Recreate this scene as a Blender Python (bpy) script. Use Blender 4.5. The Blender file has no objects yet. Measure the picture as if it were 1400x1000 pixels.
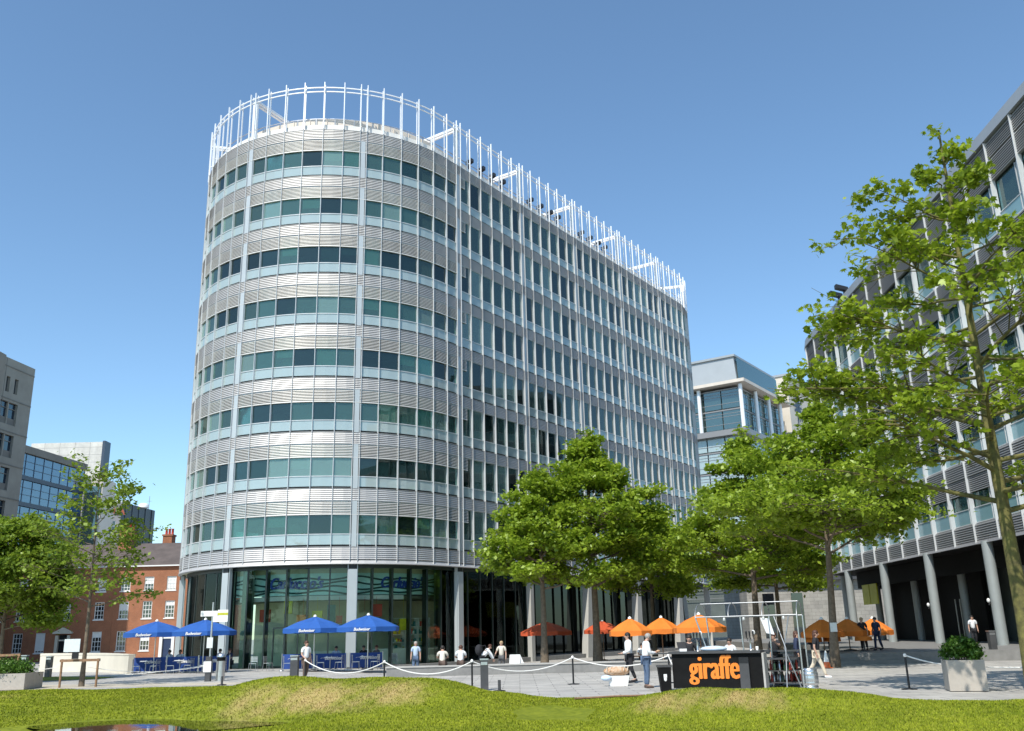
import bpy, bmesh, math, random
import numpy as np
from mathutils import Vector, Matrix
random.seed(7); RNG = np.random.default_rng(11)
sc = bpy.context.scene
COL = sc.collection
PI = math.pi
sin, cos = math.sin, math.cos

# ------------------------------------------------------------------ materials
MATS = {}
def nodes_of(name):
    m = bpy.data.materials.new(name); m.use_nodes = True
    nt = m.node_tree; b = nt.nodes['Principled BSDF']
    return m, nt, b
def N(nt, t, **kw):
    n = nt.nodes.new(t)
    for k, v in kw.items():
        if k in n.inputs: n.inputs[k].default_value = v
        else: setattr(n, k, v)
    return n
def L(nt, a, b): nt.links.new(a, b)
def mat(name, col, rough=.6, metal=0., var=.12, scale=3., bump=0., bscale=40., spec=.5, coords='Object', col2=None):
    m, nt, b = nodes_of(name)
    b.inputs['Roughness'].default_value = rough; b.inputs['Metallic'].default_value = metal
    b.inputs['Specular IOR Level'].default_value = spec
    tc = N(nt, 'ShaderNodeTexCoord'); no = N(nt, 'ShaderNodeTexNoise', Scale=scale, Detail=6., Roughness=.65)
    L(nt, tc.outputs[coords], no.inputs['Vector'])
    rp = N(nt, 'ShaderNodeValToRGB'); rp.color_ramp.elements[0].position = .3; rp.color_ramp.elements[1].position = .7
    c2 = col2 or tuple(min(1, c*(1+var)) for c in col); c1 = tuple(c*(1-var) for c in col)
    rp.color_ramp.elements[0].color = (*c1, 1); rp.color_ramp.elements[1].color = (*c2, 1)
    L(nt, no.outputs['Fac'], rp.inputs['Fac']); L(nt, rp.outputs['Color'], b.inputs['Base Color'])
    if bump:
        n2 = N(nt, 'ShaderNodeTexNoise', Scale=bscale, Detail=4.); L(nt, tc.outputs[coords], n2.inputs['Vector'])
        bp = N(nt, 'ShaderNodeBump', Strength=bump, Distance=.02); L(nt, n2.outputs['Fac'], bp.inputs['Height']); L(nt, bp.outputs['Normal'], b.inputs['Normal'])
    MATS[name] = m
    return m
def glass(name, tint=(.5, .62, .6), refl=.08, ior=1.5, rough=.02, diff=0., dcol=(.1, .2, .2)):
    m, nt, b = nodes_of(name); nt.nodes.remove(b)
    out = nt.nodes['Material Output']
    tr = N(nt, 'ShaderNodeBsdfTransparent'); tr.inputs['Color'].default_value = (*tint, 1)
    gl = N(nt, 'ShaderNodeBsdfGlossy'); gl.inputs['Roughness'].default_value = rough; gl.inputs['Color'].default_value = (.82, .95, .93, 1)
    tc = N(nt, 'ShaderNodeTexCoord'); no = N(nt, 'ShaderNodeTexNoise', Scale=.55, Detail=1.)
    L(nt, tc.outputs['Object'], no.inputs['Vector'])
    bp = N(nt, 'ShaderNodeBump', Strength=.12, Distance=.05); L(nt, no.outputs['Fac'], bp.inputs['Height']); L(nt, bp.outputs['Normal'], gl.inputs['Normal'])
    fr = N(nt, 'ShaderNodeFresnel', IOR=ior); ad = N(nt, 'ShaderNodeMath', operation='ADD'); ad.inputs[1].default_value = refl; ad.use_clamp = True
    L(nt, fr.outputs['Fac'], ad.inputs[0])
    mx = N(nt, 'ShaderNodeMixShader'); L(nt, ad.outputs[0], mx.inputs['Fac'])
    src = tr.outputs[0]
    if diff:
        df = N(nt, 'ShaderNodeBsdfDiffuse'); df.inputs['Color'].default_value = (*dcol, 1)
        m2 = N(nt, 'ShaderNodeMixShader'); m2.inputs['Fac'].default_value = diff
        L(nt, tr.outputs[0], m2.inputs[1]); L(nt, df.outputs[0], m2.inputs[2]); src = m2.outputs[0]
    L(nt, src, mx.inputs[1]); L(nt, gl.outputs[0], mx.inputs[2]); L(nt, mx.outputs[0], out.inputs['Surface'])
    MATS[name] = m
    return m
def brick(name, c1, c2, mortar, scale=1., bw=.5, bh=.25, ms=.02, rough=.8, bump=.3, axes='XZ', msm=.1, off=.5):
    m, nt, b = nodes_of(name); b.inputs['Roughness'].default_value = rough
    tc = N(nt, 'ShaderNodeTexCoord'); src = tc.outputs['Object']
    if axes == 'XZ':
        sp = N(nt, 'ShaderNodeSeparateXYZ'); L(nt, src, sp.inputs[0])
        ad = N(nt, 'ShaderNodeMath', operation='ADD'); L(nt, sp.outputs['X'], ad.inputs[0]); L(nt, sp.outputs['Y'], ad.inputs[1])
        cb = N(nt, 'ShaderNodeCombineXYZ'); L(nt, ad.outputs[0], cb.inputs['X']); L(nt, sp.outputs['Z'], cb.inputs['Y']); src = cb.outputs[0]
    br = N(nt, 'ShaderNodeTexBrick', Scale=scale); br.offset = off
    br.inputs['Brick Width'].default_value = bw; br.inputs['Row Height'].default_value = bh
    br.inputs['Mortar Size'].default_value = ms; br.inputs['Mortar Smooth'].default_value = msm
    br.inputs['Color1'].default_value = (*c1, 1); br.inputs['Color2'].default_value = (*c2, 1); br.inputs['Mortar'].default_value = (*mortar, 1)
    L(nt, src, br.inputs['Vector'])
    no = N(nt, 'ShaderNodeTexNoise', Scale=.7, Detail=8., Roughness=.7); L(nt, tc.outputs['Object'], no.inputs['Vector'])
    mp = N(nt, 'ShaderNodeMapRange'); mp.inputs['From Min'].default_value = .3; mp.inputs['From Max'].default_value = .7
    mp.inputs['To Min'].default_value = .78; mp.inputs['To Max'].default_value = 1.15; L(nt, no.outputs['Fac'], mp.inputs['Value'])
    mx = N(nt, 'ShaderNodeMix', data_type='RGBA', blend_type='MULTIPLY'); mx.inputs['Factor'].default_value = 1
    L(nt, br.outputs['Color'], mx.inputs['A']); L(nt, mp.outputs[0], mx.inputs['B']); L(nt, mx.outputs['Result'], b.inputs['Base Color'])
    if bump:
        bp = N(nt, 'ShaderNodeBump', Strength=bump, Distance=.01, invert=True); L(nt, br.outputs['Fac'], bp.inputs['Height']); L(nt, bp.outputs['Normal'], b.inputs['Normal'])
    MATS[name] = m
    return m

mat('band_metal', (.52, .512, .50), .58, .55, .09, .35)
mat('louvre_slat', (.60, .585, .555), .55, .25, .1, .5)
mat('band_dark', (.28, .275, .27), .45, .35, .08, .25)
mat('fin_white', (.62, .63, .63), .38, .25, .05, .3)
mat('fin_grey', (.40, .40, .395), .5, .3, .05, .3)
mat('post_white', (.80, .81, .82), .4, .1, .05, .3)
mat('panel_pale', (.47, .505, .51), .35, .2, .06, .3)
mat('fascia_white', (.68, .66, .62), .5, 0, .05, .2)
mat('spandrel', (.50, .565, .565), .12, 0, .08, .35, spec=.7)
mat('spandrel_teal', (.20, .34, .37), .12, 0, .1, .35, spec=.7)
mat('gap_dark', (.02, .022, .022), .7)
mat('core_grey', (.11, .13, .12), .8, 0, .25, .3)
mat('floor_in', (.22, .21, .2), .7, 0, .2, .6)
mat('ceiling_in', (.55, .56, .54), .8, 0, .05, 1.)
mat('blind', (.50, .56, .53), .7, 0, .06, 2.)
mat('roof_grey', (.3, .29, .28), .85, 0, .15, .5)
mat('beige_panel', (.62, .55, .47), .6, 0, .08, .5)
mat('fin_dark', (.018, .03, .028), .35, 0, .2, 1.)
mat('fin_green', (.16, .24, .2), .3, 0, .15, .6)
mat('black_metal', (.016, .016, .018), .4, .2, .2, 4.)
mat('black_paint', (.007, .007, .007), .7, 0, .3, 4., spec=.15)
mat('dark_grey', (.06, .06, .062), .5, 0, .2, 2.)
mat('steel', (.62, .62, .62), .28, .9, .08, 6.)
mat('tube_alu', (.36, .37, .38), .4, .7, .08, 6.)
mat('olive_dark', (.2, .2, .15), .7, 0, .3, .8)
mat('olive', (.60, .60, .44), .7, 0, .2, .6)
mat('red_panel', (.58, .07, .04), .5, 0, .2, 5.)
mat('yellow_panel', (.75, .65, .03), .5, 0, .2, 5.)
mat('orange_panel', (.85, .28, .08), .5, 0, .2, 5.)
mat('teal_panel', (.06, .2, .2), .5, 0, .2, 5.)
mat('white_paint', (.78, .78, .76), .45, 0, .04, 3.)
mat('white_cloth', (.76, .77, .78), .85, 0, .05, 12.)
mat('cream_cloth', (.66, .61, .52), .85, 0, .06, 12.)
mat('paleblue_cloth', (.42, .52, .66), .85, 0, .08, 12.)
mat('black_cloth', (.018, .018, .022), .85, 0, .3, 9.)
mat('navy_cloth', (.02, .03, .07), .85, 0, .2, 9.)
mat('jeans', (.085, .13, .21), .85, 0, .25, 9.)
mat('brown_cloth', (.11, .075, .06), .85, 0, .2, 9.)
mat('grey_cloth', (.11, .11, .115), .85, 0, .2, 9.)
mat('beige_cloth', (.62, .54, .42), .85, 0, .1, 9.)
mat('skin', (.50, .30, .22), .55, 0, .08, 8.)
mat('hair_dark', (.02, .015, .012), .6, 0, .3, 30.)
mat('hair_brown', (.075, .03, .018), .6, 0, .3, 30.)
mat('hair_fair', (.38, .27, .15), .6, 0, .2, 30.)
mat('hair_grey', (.33, .31, .28), .6, 0, .2, 30.)
mat('blue_fabric', (.016, .095, .36), .8, 0, .1, 2.5, bump=.15, bscale=5)
mat('blue_banner', (.014, .055, .24), .75, 0, .15, 2., bump=.2, bscale=4)
mat('orange_fabric', (.68, .185, .02), .8, 0, .1, 2.5, bump=.15, bscale=5)
mat('red_fabric', (.50, .08, .025), .8, 0, .12, 2.5, bump=.15, bscale=5)
mat('letter_orange', (.80, .22, .02), .5, 0, .03, 3.)
mat('letter_white', (.8, .8, .8), .6, 0, .03, 3.)
mat('letter_blue', (.015, .06, .40), .5, 0, .1, 3.)
mat('letter_red', (.30, .07, .03), .5, 0, .1, 1.)
mat('wave_dark', (.015, .075, .085), .5, 0, .1, 1.)
mat('sign_teal', (.55, .85, .84), .45, 0, .12, .5)
mat('concrete', (.34, .305, .25), .85, 0, .12, .4, bump=.15, bscale=8)
mat('concrete_dark', (.22, .2, .17), .85, 0, .15, .4, bump=.15, bscale=8)
mat('stone_cream', (.63, .58, .48), .8, 0, .07, .8, bump=.15, bscale=12)
mat('stone_white', (.62, .56, .47), .8, 0, .06, .5)
mat('pier_stone', (.42, .41, .38), .7, 0, .1, .6)
mat('column_grey', (.30, .325, .32), .5, .1, .1, .6)
mat('granite', (.21, .205, .195), .7, 0, .15, 3., bump=.1, bscale=60)
mat('granite_pale', (.40, .385, .36), .75, 0, .12, 2., bump=.1, bscale=60)
mat('planter_stone', (.40, .36, .31), .8, 0, .1, 5., bump=.2, bscale=70)
mat('slate', (.105, .085, .078), .75, 0, .25, .9, bump=.4, bscale=14)
mat('wood', (.24, .14, .075), .8, 0, .3, 9., bump=.3, bscale=40)
mat('bark', (.15, .115, .08), .9, 0, .4, 7., bump=.7, bscale=25)
mat('bark_mossy', (.09, .08, .035), .9, 0, .45, 4., bump=.7, bscale=20, col2=(.20, .18, .05))
mat('rope', (.78, .76, .72), .9, 0, .08, 30.)
mat('bread', (.55, .24, .07), .6, 0, .35, 9., bump=.6, bscale=14, col2=(.68, .52, .38))
mat('cone_orange', (.75, .16, .04), .5, 0, .1, 5.)
mat('door_black', (.012, .012, .014), .3)
mat('door_blue', (.02, .035, .09), .35)
mat('blueglass_frame', (.05, .07, .1), .4, .2)
mat('navy_clad', (.022, .03, .045), .4, .2, .25, .3)
mat('grey_clad', (.2, .2, .2), .6, 0, .15, .4)
mat('metal_roof', (.36, .38, .385), .45, .4, .06, .4)
mat('bottle', (.03, .06, .03), .15, 0, .5, 20.)
mat('paper', (.62, .66, .66), .7, 0, .06, 9.)
mat('pigment_sack', (.55, .66, .78), .6, 0, .1, 6.)
mat('led_yellow', (.5, .5, .03), .5)
mat('mud', (.085, .07, .035), .6, 0, .2, 3.)
glass('win_glass', (.58, .82, .74), .03, 1.48, diff=.16, dcol=(.19, .36, .32))
glass('win_glass_dark', (.45, .58, .55), .03, 1.45, diff=.1, dcol=(.06, .12, .11))
glass('win_glass_pale', (.66, .88, .80), .05, 1.5, diff=.32, dcol=(.34, .52, .46))
glass('shop_glass', (.86, .93, .88), .0, 1.35)
glass('spandrel_glass', (.55, .68, .68), .06, 1.5, diff=.55, dcol=(.60, .72, .72))
glass('green_glass', (.5, .72, .62), .05, 1.5, diff=.35, dcol=(.3, .45, .4))
glass('far_glass', (.25, .4, .36), .12, 1.5, diff=.4, dcol=(.07, .13, .12))
glass('blue_glass', (.2, .3, .42), .12, 1.5, diff=.6, dcol=(.07, .19, .40))
glass('pane', (.2, .22, .24), .06, 1.5, diff=.6, dcol=(.015, .018, .022))
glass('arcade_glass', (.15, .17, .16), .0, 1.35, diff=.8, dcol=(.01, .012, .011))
glass('navy_pane', (.2, .25, .32), .07, 1.5, diff=.7, dcol=(.02, .035, .07))
brick('brick_red', (.37, .115, .045), (.30, .09, .036), (.36, .22, .14), 1., .225, .075, .011, .85, .4)
brick('stone_blocks', (.34, .32, .28), (.29, .27, .24), (.16, .15, .13), 1., .9, .42, .012, .8, .4)
brick('slab_white', (.62, .6, .54), (.56, .545, .5), (.36, .35, .33), 1., 3.2, 1.6, .05, .6, .2, off=0)
brick('paving', (.46, .44, .405), (.37, .355, .33), (.20, .19, .18), 1., 1.2, .6, .018, .8, .25, axes='XY')
brick('path_stone', (.52, .46, .37), (.47, .42, .34), (.36, .32, .26), 1., .6, .4, .01, .85, .2, axes='XY')

def leaf_mat(name, c1, c2, trans=.35):
    m, nt, b = nodes_of(name); nt.nodes.remove(b); out = nt.nodes['Material Output']
    tc = N(nt, 'ShaderNodeTexCoord')
    n1 = N(nt, 'ShaderNodeTexNoise', Scale=.8, Detail=3.); n2 = N(nt, 'ShaderNodeTexNoise', Scale=11., Detail=1.)
    L(nt, tc.outputs['Object'], n1.inputs['Vector']); L(nt, tc.outputs['Object'], n2.inputs['Vector'])
    ad = N(nt, 'ShaderNodeMath', operation='MULTIPLY_ADD'); ad.inputs[1].default_value = .5; L(nt, n1.outputs['Fac'], ad.inputs[0])
    hf = N(nt, 'ShaderNodeMath', operation='MULTIPLY'); hf.inputs[1].default_value = .5; L(nt, n2.outputs['Fac'], hf.inputs[0]); L(nt, hf.outputs[0], ad.inputs[2])
    rp = N(nt, 'ShaderNodeValToRGB'); rp.color_ramp.elements[0].position = .36; rp.color_ramp.elements[1].position = .64
    rp.color_ramp.elements[0].color = (*c1, 1); rp.color_ramp.elements[1].color = (*c2, 1); L(nt, ad.outputs[0], rp.inputs['Fac'])
    df = N(nt, 'ShaderNodeBsdfDiffuse'); tl = N(nt, 'ShaderNodeBsdfTranslucent'); gl = N(nt, 'ShaderNodeBsdfGlossy'); gl.inputs['Roughness'].default_value = .45
    gl.inputs['Color'].default_value = (.7, .8, .5, 1)
    L(nt, rp.outputs['Color'], df.inputs['Color']); L(nt, rp.outputs['Color'], tl.inputs['Color'])
    m1 = N(nt, 'ShaderNodeMixShader'); m1.inputs['Fac'].default_value = trans; L(nt, df.outputs[0], m1.inputs[1]); L(nt, tl.outputs[0], m1.inputs[2])
    m2 = N(nt, 'ShaderNodeMixShader'); m2.inputs['Fac'].default_value = .05; L(nt, m1.outputs[0], m2.inputs[1]); L(nt, gl.outputs[0], m2.inputs[2])
    L(nt, m2.outputs[0], out.inputs['Surface']); MATS[name] = m
leaf_mat('leaf_maple', (.13, .20, .012), (.36, .46, .03), .5)
leaf_mat('leaf_main', (.14, .225, .016), (.39, .51, .04), .52)
leaf_mat('leaf_left', (.09, .155, .016), (.30, .40, .035), .48)
leaf_mat('leaf_box', (.03, .08, .01), (.09, .19, .02), .25)

def grass_mats():
    for nm in ('lawn_soil', 'grass_blade'):
        m, nt, b = nodes_of(nm); b.inputs['Roughness'].default_value = .8; b.inputs['Specular IOR Level'].default_value = .15
        at = N(nt, 'ShaderNodeAttribute', attribute_name='dry'); tc = N(nt, 'ShaderNodeTexCoord')
        n1 = N(nt, 'ShaderNodeTexNoise', Scale=.45, Detail=7., Roughness=.72); n2 = N(nt, 'ShaderNodeTexNoise', Scale=7., Detail=3.)
        L(nt, tc.outputs['Object'], n1.inputs['Vector']); L(nt, tc.outputs['Object'], n2.inputs['Vector'])
        ad = N(nt, 'ShaderNodeMath', operation='ADD'); L(nt, n1.outputs['Fac'], ad.inputs[0]); L(nt, n2.outputs['Fac'], ad.inputs[1])
        rp = N(nt, 'ShaderNodeValToRGB'); e = rp.color_ramp.elements; e[0].position = .40; e[1].position = .62
        sub = N(nt, 'ShaderNodeMath', operation='MULTIPLY'); sub.inputs[1].default_value = .5; L(nt, ad.outputs[0], sub.inputs[0]); L(nt, sub.outputs[0], rp.inputs['Fac'])
        k = 1. if nm == 'grass_blade' else .8
        e[0].color = (.15*k, .19*k, .010, 1); e[1].color = (.29*k, .325*k, .020, 1)
        mx = N(nt, 'ShaderNodeMix', data_type='RGBA'); L(nt, at.outputs['Fac'], mx.inputs['Factor']); L(nt, rp.outputs['Color'], mx.inputs['A'])
        mx.inputs['B'].default_value = (.42, .31, .13, 1)
        L(nt, mx.outputs['Result'], b.inputs['Base Color']); MATS[nm] = m
grass_mats()
def water_mat():
    m, nt, b = nodes_of('puddle_water'); b.inputs['Base Color'].default_value = (.02, .022, .008, 1); b.inputs['Roughness'].default_value = .03
    b.inputs['IOR'].default_value = 1.33; b.inputs['Specular IOR Level'].default_value = .8
    tc = N(nt, 'ShaderNodeTexCoord'); no = N(nt, 'ShaderNodeTexNoise', Scale=3., Detail=2.); L(nt, tc.outputs['Object'], no.inputs['Vector'])
    bp = N(nt, 'ShaderNodeBump', Strength=.04, Distance=.02); L(nt, no.outputs['Fac'], bp.inputs['Height']); L(nt, bp.outputs['Normal'], b.inputs['Normal']); MATS['puddle_water'] = m
water_mat()

# ------------------------------------------------------------------ mesh helpers
class MB:
    def __init__(s): s.v = []; s.f = []; s.m = []; s.k = 0; s.sm = []; s.smooth = False
    def mi(s, k): s.k = k; return s
    def add(s, vs, fs, smooth=None):
        o = len(s.v); s.v += [tuple(v) for v in vs]
        for f in fs: s.f.append(tuple(i+o for i in f)); s.m.append(s.k); s.sm.append(s.smooth if smooth is None else smooth)
    def quad(s, a, b, c, d): s.add([a, b, c, d], [(0, 1, 2, 3)])
    def hexa(s, p):  # 8 pts: bottom 4 (ccw), top 4
        s.add(p, [(3, 2, 1, 0), (4, 5, 6, 7), (0, 1, 5, 4), (1, 2, 6, 5), (2, 3, 7, 6), (3, 0, 4, 7)])
    def box(s, x0, x1, y0, y1, z0, z1): s.hexa([(x0, y0, z0), (x1, y0, z0), (x1, y1, z0), (x0, y1, z0), (x0, y0, z1), (x1, y0, z1), (x1, y1, z1), (x0, y1, z1)])
    def obox(s, c, u, hu, hn, z0, z1):  # oriented box, centre c (x,y), unit u, half sizes
        n = (u[1], -u[0]); P = lambda a, b, z: (c[0]+u[0]*a+n[0]*b, c[1]+u[1]*a+n[1]*b, z)
        s.hexa([P(-hu, hn, z0), P(hu, hn, z0), P(hu, -hn, z0), P(-hu, -hn, z0), P(-hu, hn, z1), P(hu, hn, z1), P(hu, -hn, z1), P(-hu, -hn, z1)])
    def prism(s, poly, z0, z1):
        n = len(poly); s.add([(*p[:2], z0) for p in poly]+[(*p[:2], z1) for p in poly],
            [tuple(range(n-1, -1, -1)), tuple(range(n, 2*n))]+[(i, (i+1) % n, n+(i+1) % n, n+i) for i in range(n)])
    def tube(s, pts, r, n=6, cap=True, smooth=True):
        pts = [Vector(p) for p in pts]; rs = r if isinstance(r, (list, tuple)) else [r]*len(pts)
        vs = []; up = None
        for i, p in enumerate(pts):
            d = (pts[min(i+1, len(pts)-1)]-pts[max(i-1, 0)])
            d = d.normalized() if d.length > 1e-9 else Vector((0, 0, 1))
            if up is None: up = Vector((1, 0, 0)) if abs(d.z) > .9 else Vector((0, 0, 1))
            a = d.cross(up).normalized(); b = d.cross(a); up = -b if False else a.cross(d)
            for k in range(n):
                t = 2*PI*k/n; q = p+(a*cos(t)+b*sin(t))*rs[i]; vs.append(q)
        fs = []
        for i in range(len(pts)-1):
            for k in range(n): fs.append((i*n+k, i*n+(k+1) % n, (i+1)*n+(k+1) % n, (i+1)*n+k))
        s.add(vs, fs, smooth)
        if cap: s.add(vs[:n], [tuple(range(n))], False); s.add(vs[-n:], [tuple(range(n-1, -1, -1))], False)
    def lathe(s, prof, c=(0, 0, 0), n=16, smooth=True):
        vs = []; fs = []
        for r, z in prof:
            for k in range(n): t = 2*PI*k/n; vs.append((c[0]+r*cos(t), c[1]+r*sin(t), c[2]+z))
        for i in range(len(prof)-1):
            for k in range(n): fs.append((i*n+k, i*n+(k+1) % n, (i+1)*n+(k+1) % n, (i+1)*n+k))
        s.add(vs, fs, smooth)
        if prof[0][0] > 1e-4: s.add(vs[:n], [tuple(range(n-1, -1, -1))], False)
        if prof[-1][0] > 1e-4: s.add(vs[-n:], [tuple(range(n))], False)
    def ell(s, c, r, nu=12, nv=8, jit=0):
        prof = []; vs = []; fs = []
        for j in range(nv+1):
            ph = PI*j/nv
            for k in range(nu):
                t = 2*PI*k/nu; q = 1+jit*random.uniform(-1, 1)
                vs.append((c[0]+r[0]*sin(ph)*cos(t)*q, c[1]+r[1]*sin(ph)*sin(t)*q, c[2]-r[2]*cos(ph)*q))
        for j in range(nv):
            for k in range(nu): fs.append((j*nu+k, j*nu+(k+1) % nu, (j+1)*nu+(k+1) % nu, (j+1)*nu+k))
        s.add(vs, fs, True)
    def build(s, name, mats, parent=None, world=True):
        me = bpy.data.meshes.new(name); v = s.v
        if parent is not None and world:
            o = wloc(parent); v = [(a[0]-o[0], a[1]-o[1], a[2]-o[2]) for a in v]
        me.from_pydata(v, [], s.f)
        if isinstance(mats, str): mats = [mats]
        for m in mats: me.materials.append(MATS[m])
        me.polygons.foreach_set('material_index', s.m); me.polygons.foreach_set('use_smooth', s.sm); me.update()
        ob = bpy.data.objects.new(name, me); COL.objects.link(ob)
        if parent is not None: ob.parent = parent
        return ob
def wloc(o):
    x, y, z = o.location
    while o.parent: o = o.parent; x += o.location[0]; y += o.location[1]; z += o.location[2]
    return (x, y, z)
def tag(o, label=None, cat=None, group=None, kind=None):
    if label: o['label'] = label
    if cat: o['category'] = cat
    if group: o['group'] = group
    if kind: o['kind'] = kind
    return o
def thing(name, label, cat, loc=(0, 0, 0), rz=0, group=None):
    o = bpy.data.objects.new(name, None); o.empty_display_size = .3; COL.objects.link(o); o.location = loc; o.rotation_euler = (0, 0, rz)
    return tag(o, label, cat, group)
KIDS = {}
def dup(o, loc=None, rz=None, label=None, parent=None, scale=None):
    c = o.copy(); COL.objects.link(c)
    if parent is not None: c.parent = parent
    if loc is not None: c.location = loc
    if rz is not None: c.rotation_euler = (0, 0, rz)
    if scale: c.scale = scale
    if label: c['label'] = label
    for ch in list(o.children): dup(ch, parent=c)
    return c
def np_mesh(name, V, F, mats, parent=None, attr=None, smooth=False):
    """V (n,3), F (m,k) uniform face size"""
    me = bpy.data.meshes.new(name); V = np.asarray(V, dtype=np.float32); F = np.asarray(F, dtype=np.int32)
    if parent is not None: V = V-np.array(wloc(parent), dtype=np.float32)
    k = F.shape[1]; me.vertices.add(len(V)); me.vertices.foreach_set('co', V.ravel())
    me.loops.add(F.size); me.loops.foreach_set('vertex_index', F.ravel())
    me.polygons.add(len(F)); me.polygons.foreach_set('loop_start', np.arange(0, F.size, k, dtype=np.int32)); me.polygons.foreach_set('loop_total', np.full(len(F), k, dtype=np.int32))
    if smooth: me.polygons.foreach_set('use_smooth', np.ones(len(F), dtype=bool))
    me.update(calc_edges=True); me.validate()
    if attr is not None:
        a = me.attributes.new('dry', 'FLOAT', 'POINT'); a.data.foreach_set('value', np.asarray(attr, dtype=np.float32))
    me.materials.append(MATS[mats]); ob = bpy.data.objects.new(name, me); COL.objects.link(ob)
    if parent is not None: ob.parent = parent
    return ob
def text_mesh(body, size=1., shear=0., offset=0., extrude=.0, spacing=1., align='CENTER'):
    cu = bpy.data.curves.new('lettering', 'FONT'); cu.body = body; cu.size = size; cu.shear = shear; cu.offset = offset; cu.extrude = extrude
    cu.space_character = spacing; cu.align_x = align; cu.resolution_u = 3
    ob = bpy.data.objects.new('lettering', cu); COL.objects.link(ob)
    dg = bpy.context.evaluated_depsgraph_get(); me = bpy.data.meshes.new_from_object(ob.evaluated_get(dg))
    vs = [tuple(v.co) for v in me.vertices]; fs = [tuple(p.vertices) for p in me.polygons]
    bpy.data.objects.remove(ob); bpy.data.meshes.remove(me); bpy.data.curves.remove(cu)
    return vs, fs
def lettering(name, body, fn, size, mt, parent, shear=0., offset=0., spacing=1., sy=1., extrude=.015, width=None, bold=0., desc=1.):
    vs, fs = text_mesh(body, size, shear, offset, extrude, spacing); xs_ = [v[0] for v in vs]; c = (max(xs_)+min(xs_))/2; k = width/(max(xs_)-min(xs_)) if width else 1.; mb = MB()
    for q, e in enumerate((0, -1, 1, -.5, .5) if bold else (0,)):
        mb.add([fn((v[0]-c)*k+e*bold, (v[1]*sy if v[1] > 0 else v[1]*desc)+abs(e)*bold*.25, v[2]*(1-.06*q)) for v in vs], fs)
    return mb.build(name, mt, parent)

# ------------------------------------------------------------------ camera, light, sky
H = 1.85
f_px, pit, rol = 1255.97, .283117, .0246802
cam = bpy.data.cameras.new('camera'); co = bpy.data.objects.new('camera', cam); COL.objects.link(co)
cam.sensor_width = 36; cam.lens = f_px/1400*36; cam.clip_end = 6000; cam.clip_start = .1
up = Vector((0, -sin(pit), cos(pit))); fw = Vector((0, cos(pit), sin(pit))); X = Vector((1, 0, 0))
rt = X*cos(rol)-up*sin(rol); u2 = X*sin(rol)+up*cos(rol)
M = Matrix((rt, u2, -fw)).transposed().to_4x4(); M.translation = Vector((0, 0, H)); co.matrix_world = M
sc.camera = co
EL = math.radians(51); AZ = Vector((-.43, -.903)).normalized()
sd = Vector((AZ.x*cos(EL), AZ.y*cos(EL), sin(EL)))
sl = bpy.data.lights.new('sun', 'SUN'); sl.energy = 3.7; sl.angle = math.radians(.53); sl.color = (1, .95, .86)
so = bpy.data.objects.new('sun', sl); COL.objects.link(so); so.rotation_euler = (-sd).to_track_quat('-Z', 'Y').to_euler(); so.location = (0, 0, 80)
w = bpy.data.worlds.new('World'); sc.world = w; w.use_nodes = True
bg = w.node_tree.nodes['Background']; sky = w.node_tree.nodes.new('ShaderNodeTexSky'); sky.sky_type = 'NISHITA'; sky.sun_disc = False
sky.sun_elevation = EL; sky.sun_rotation = math.atan2(AZ.x, AZ.y); sky.air_density = 1.0; sky.dust_density = .6; sky.ozone_density = 1.8; sky.altitude = 600
mxw = w.node_tree.nodes.new('ShaderNodeMix'); mxw.data_type = 'RGBA'; mxw.blend_type = 'MULTIPLY'; mxw.inputs['Factor'].default_value = 1; mxw.inputs['B'].default_value = (.83, .97, .985, 1)
w.node_tree.links.new(sky.outputs[0], mxw.inputs['A']); w.node_tree.links.new(mxw.outputs['Result'], bg.inputs[0]); bg.inputs[1].default_value = .15
sc.view_settings.view_transform = 'Standard'; sc.view_settings.look = 'None'; sc.view_settings.exposure = .5; sc.view_settings.gamma = 1.
sc.cycles.max_bounces = 8; sc.cycles.transparent_max_bounces = 12; sc.cycles.diffuse_bounces = 3; sc.cycles.glossy_bounces = 3

# ------------------------------------------------------------------ ground, lawn, path, puddle
def ground_z(x, y):
    a = min(max((y-46)/5, 0), 1); a = a*a*(3-2*a); b = min(max((x+13)/8, 0), 1); c = 1-min(max((x-14)/6, 0), 1)
    return -.3*a*b*c
EDGE = [(-60, 33), (-26, 36.5), (-20.4, 38.0), (-17.7, 39.4), (-15.3, 39.8), (-12.4, 40.1), (-9, 38), (-4, 34), (-.5, 31.4), (.4, 29.1), (1.0, 28.0), (2.5, 27.75), (3.9, 27.75), (5.5, 27.5), (7.7, 26.4), (9.8, 24.3), (11.6, 22.5), (16, 18.5), (30, 10)]
xs = sorted(set([-2500, -600, -200, -120]+list(range(-90, 91, 3))+[120, 200, 600, 2500])); ys = sorted(set([-800, -120]+list(range(-40, 6, 4))+list(range(6, 60, 1))+list(range(60, 150, 5))+[200, 320, 700, 3000]))
mb = MB(); nx = len(xs)
mb.add([(x, y, ground_z(x, y)-(.6 if -40 < x < 30 and 6 < y < np.interp(x, [e[0] for e in EDGE], [e[1] for e in EDGE])-3 else 0)) for y in ys for x in xs], [(j*nx+i, j*nx+i+1, (j+1)*nx+i+1, (j+1)*nx+i) for j in range(len(ys)-1) for i in range(nx-1)])
tag(mb.build('ground', 'paving'), kind='structure')
ex = np.array([e[0] for e in EDGE]); ey = np.array([e[1] for e in EDGE])
def ye(x): return np.interp(x, ex, ey)
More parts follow.
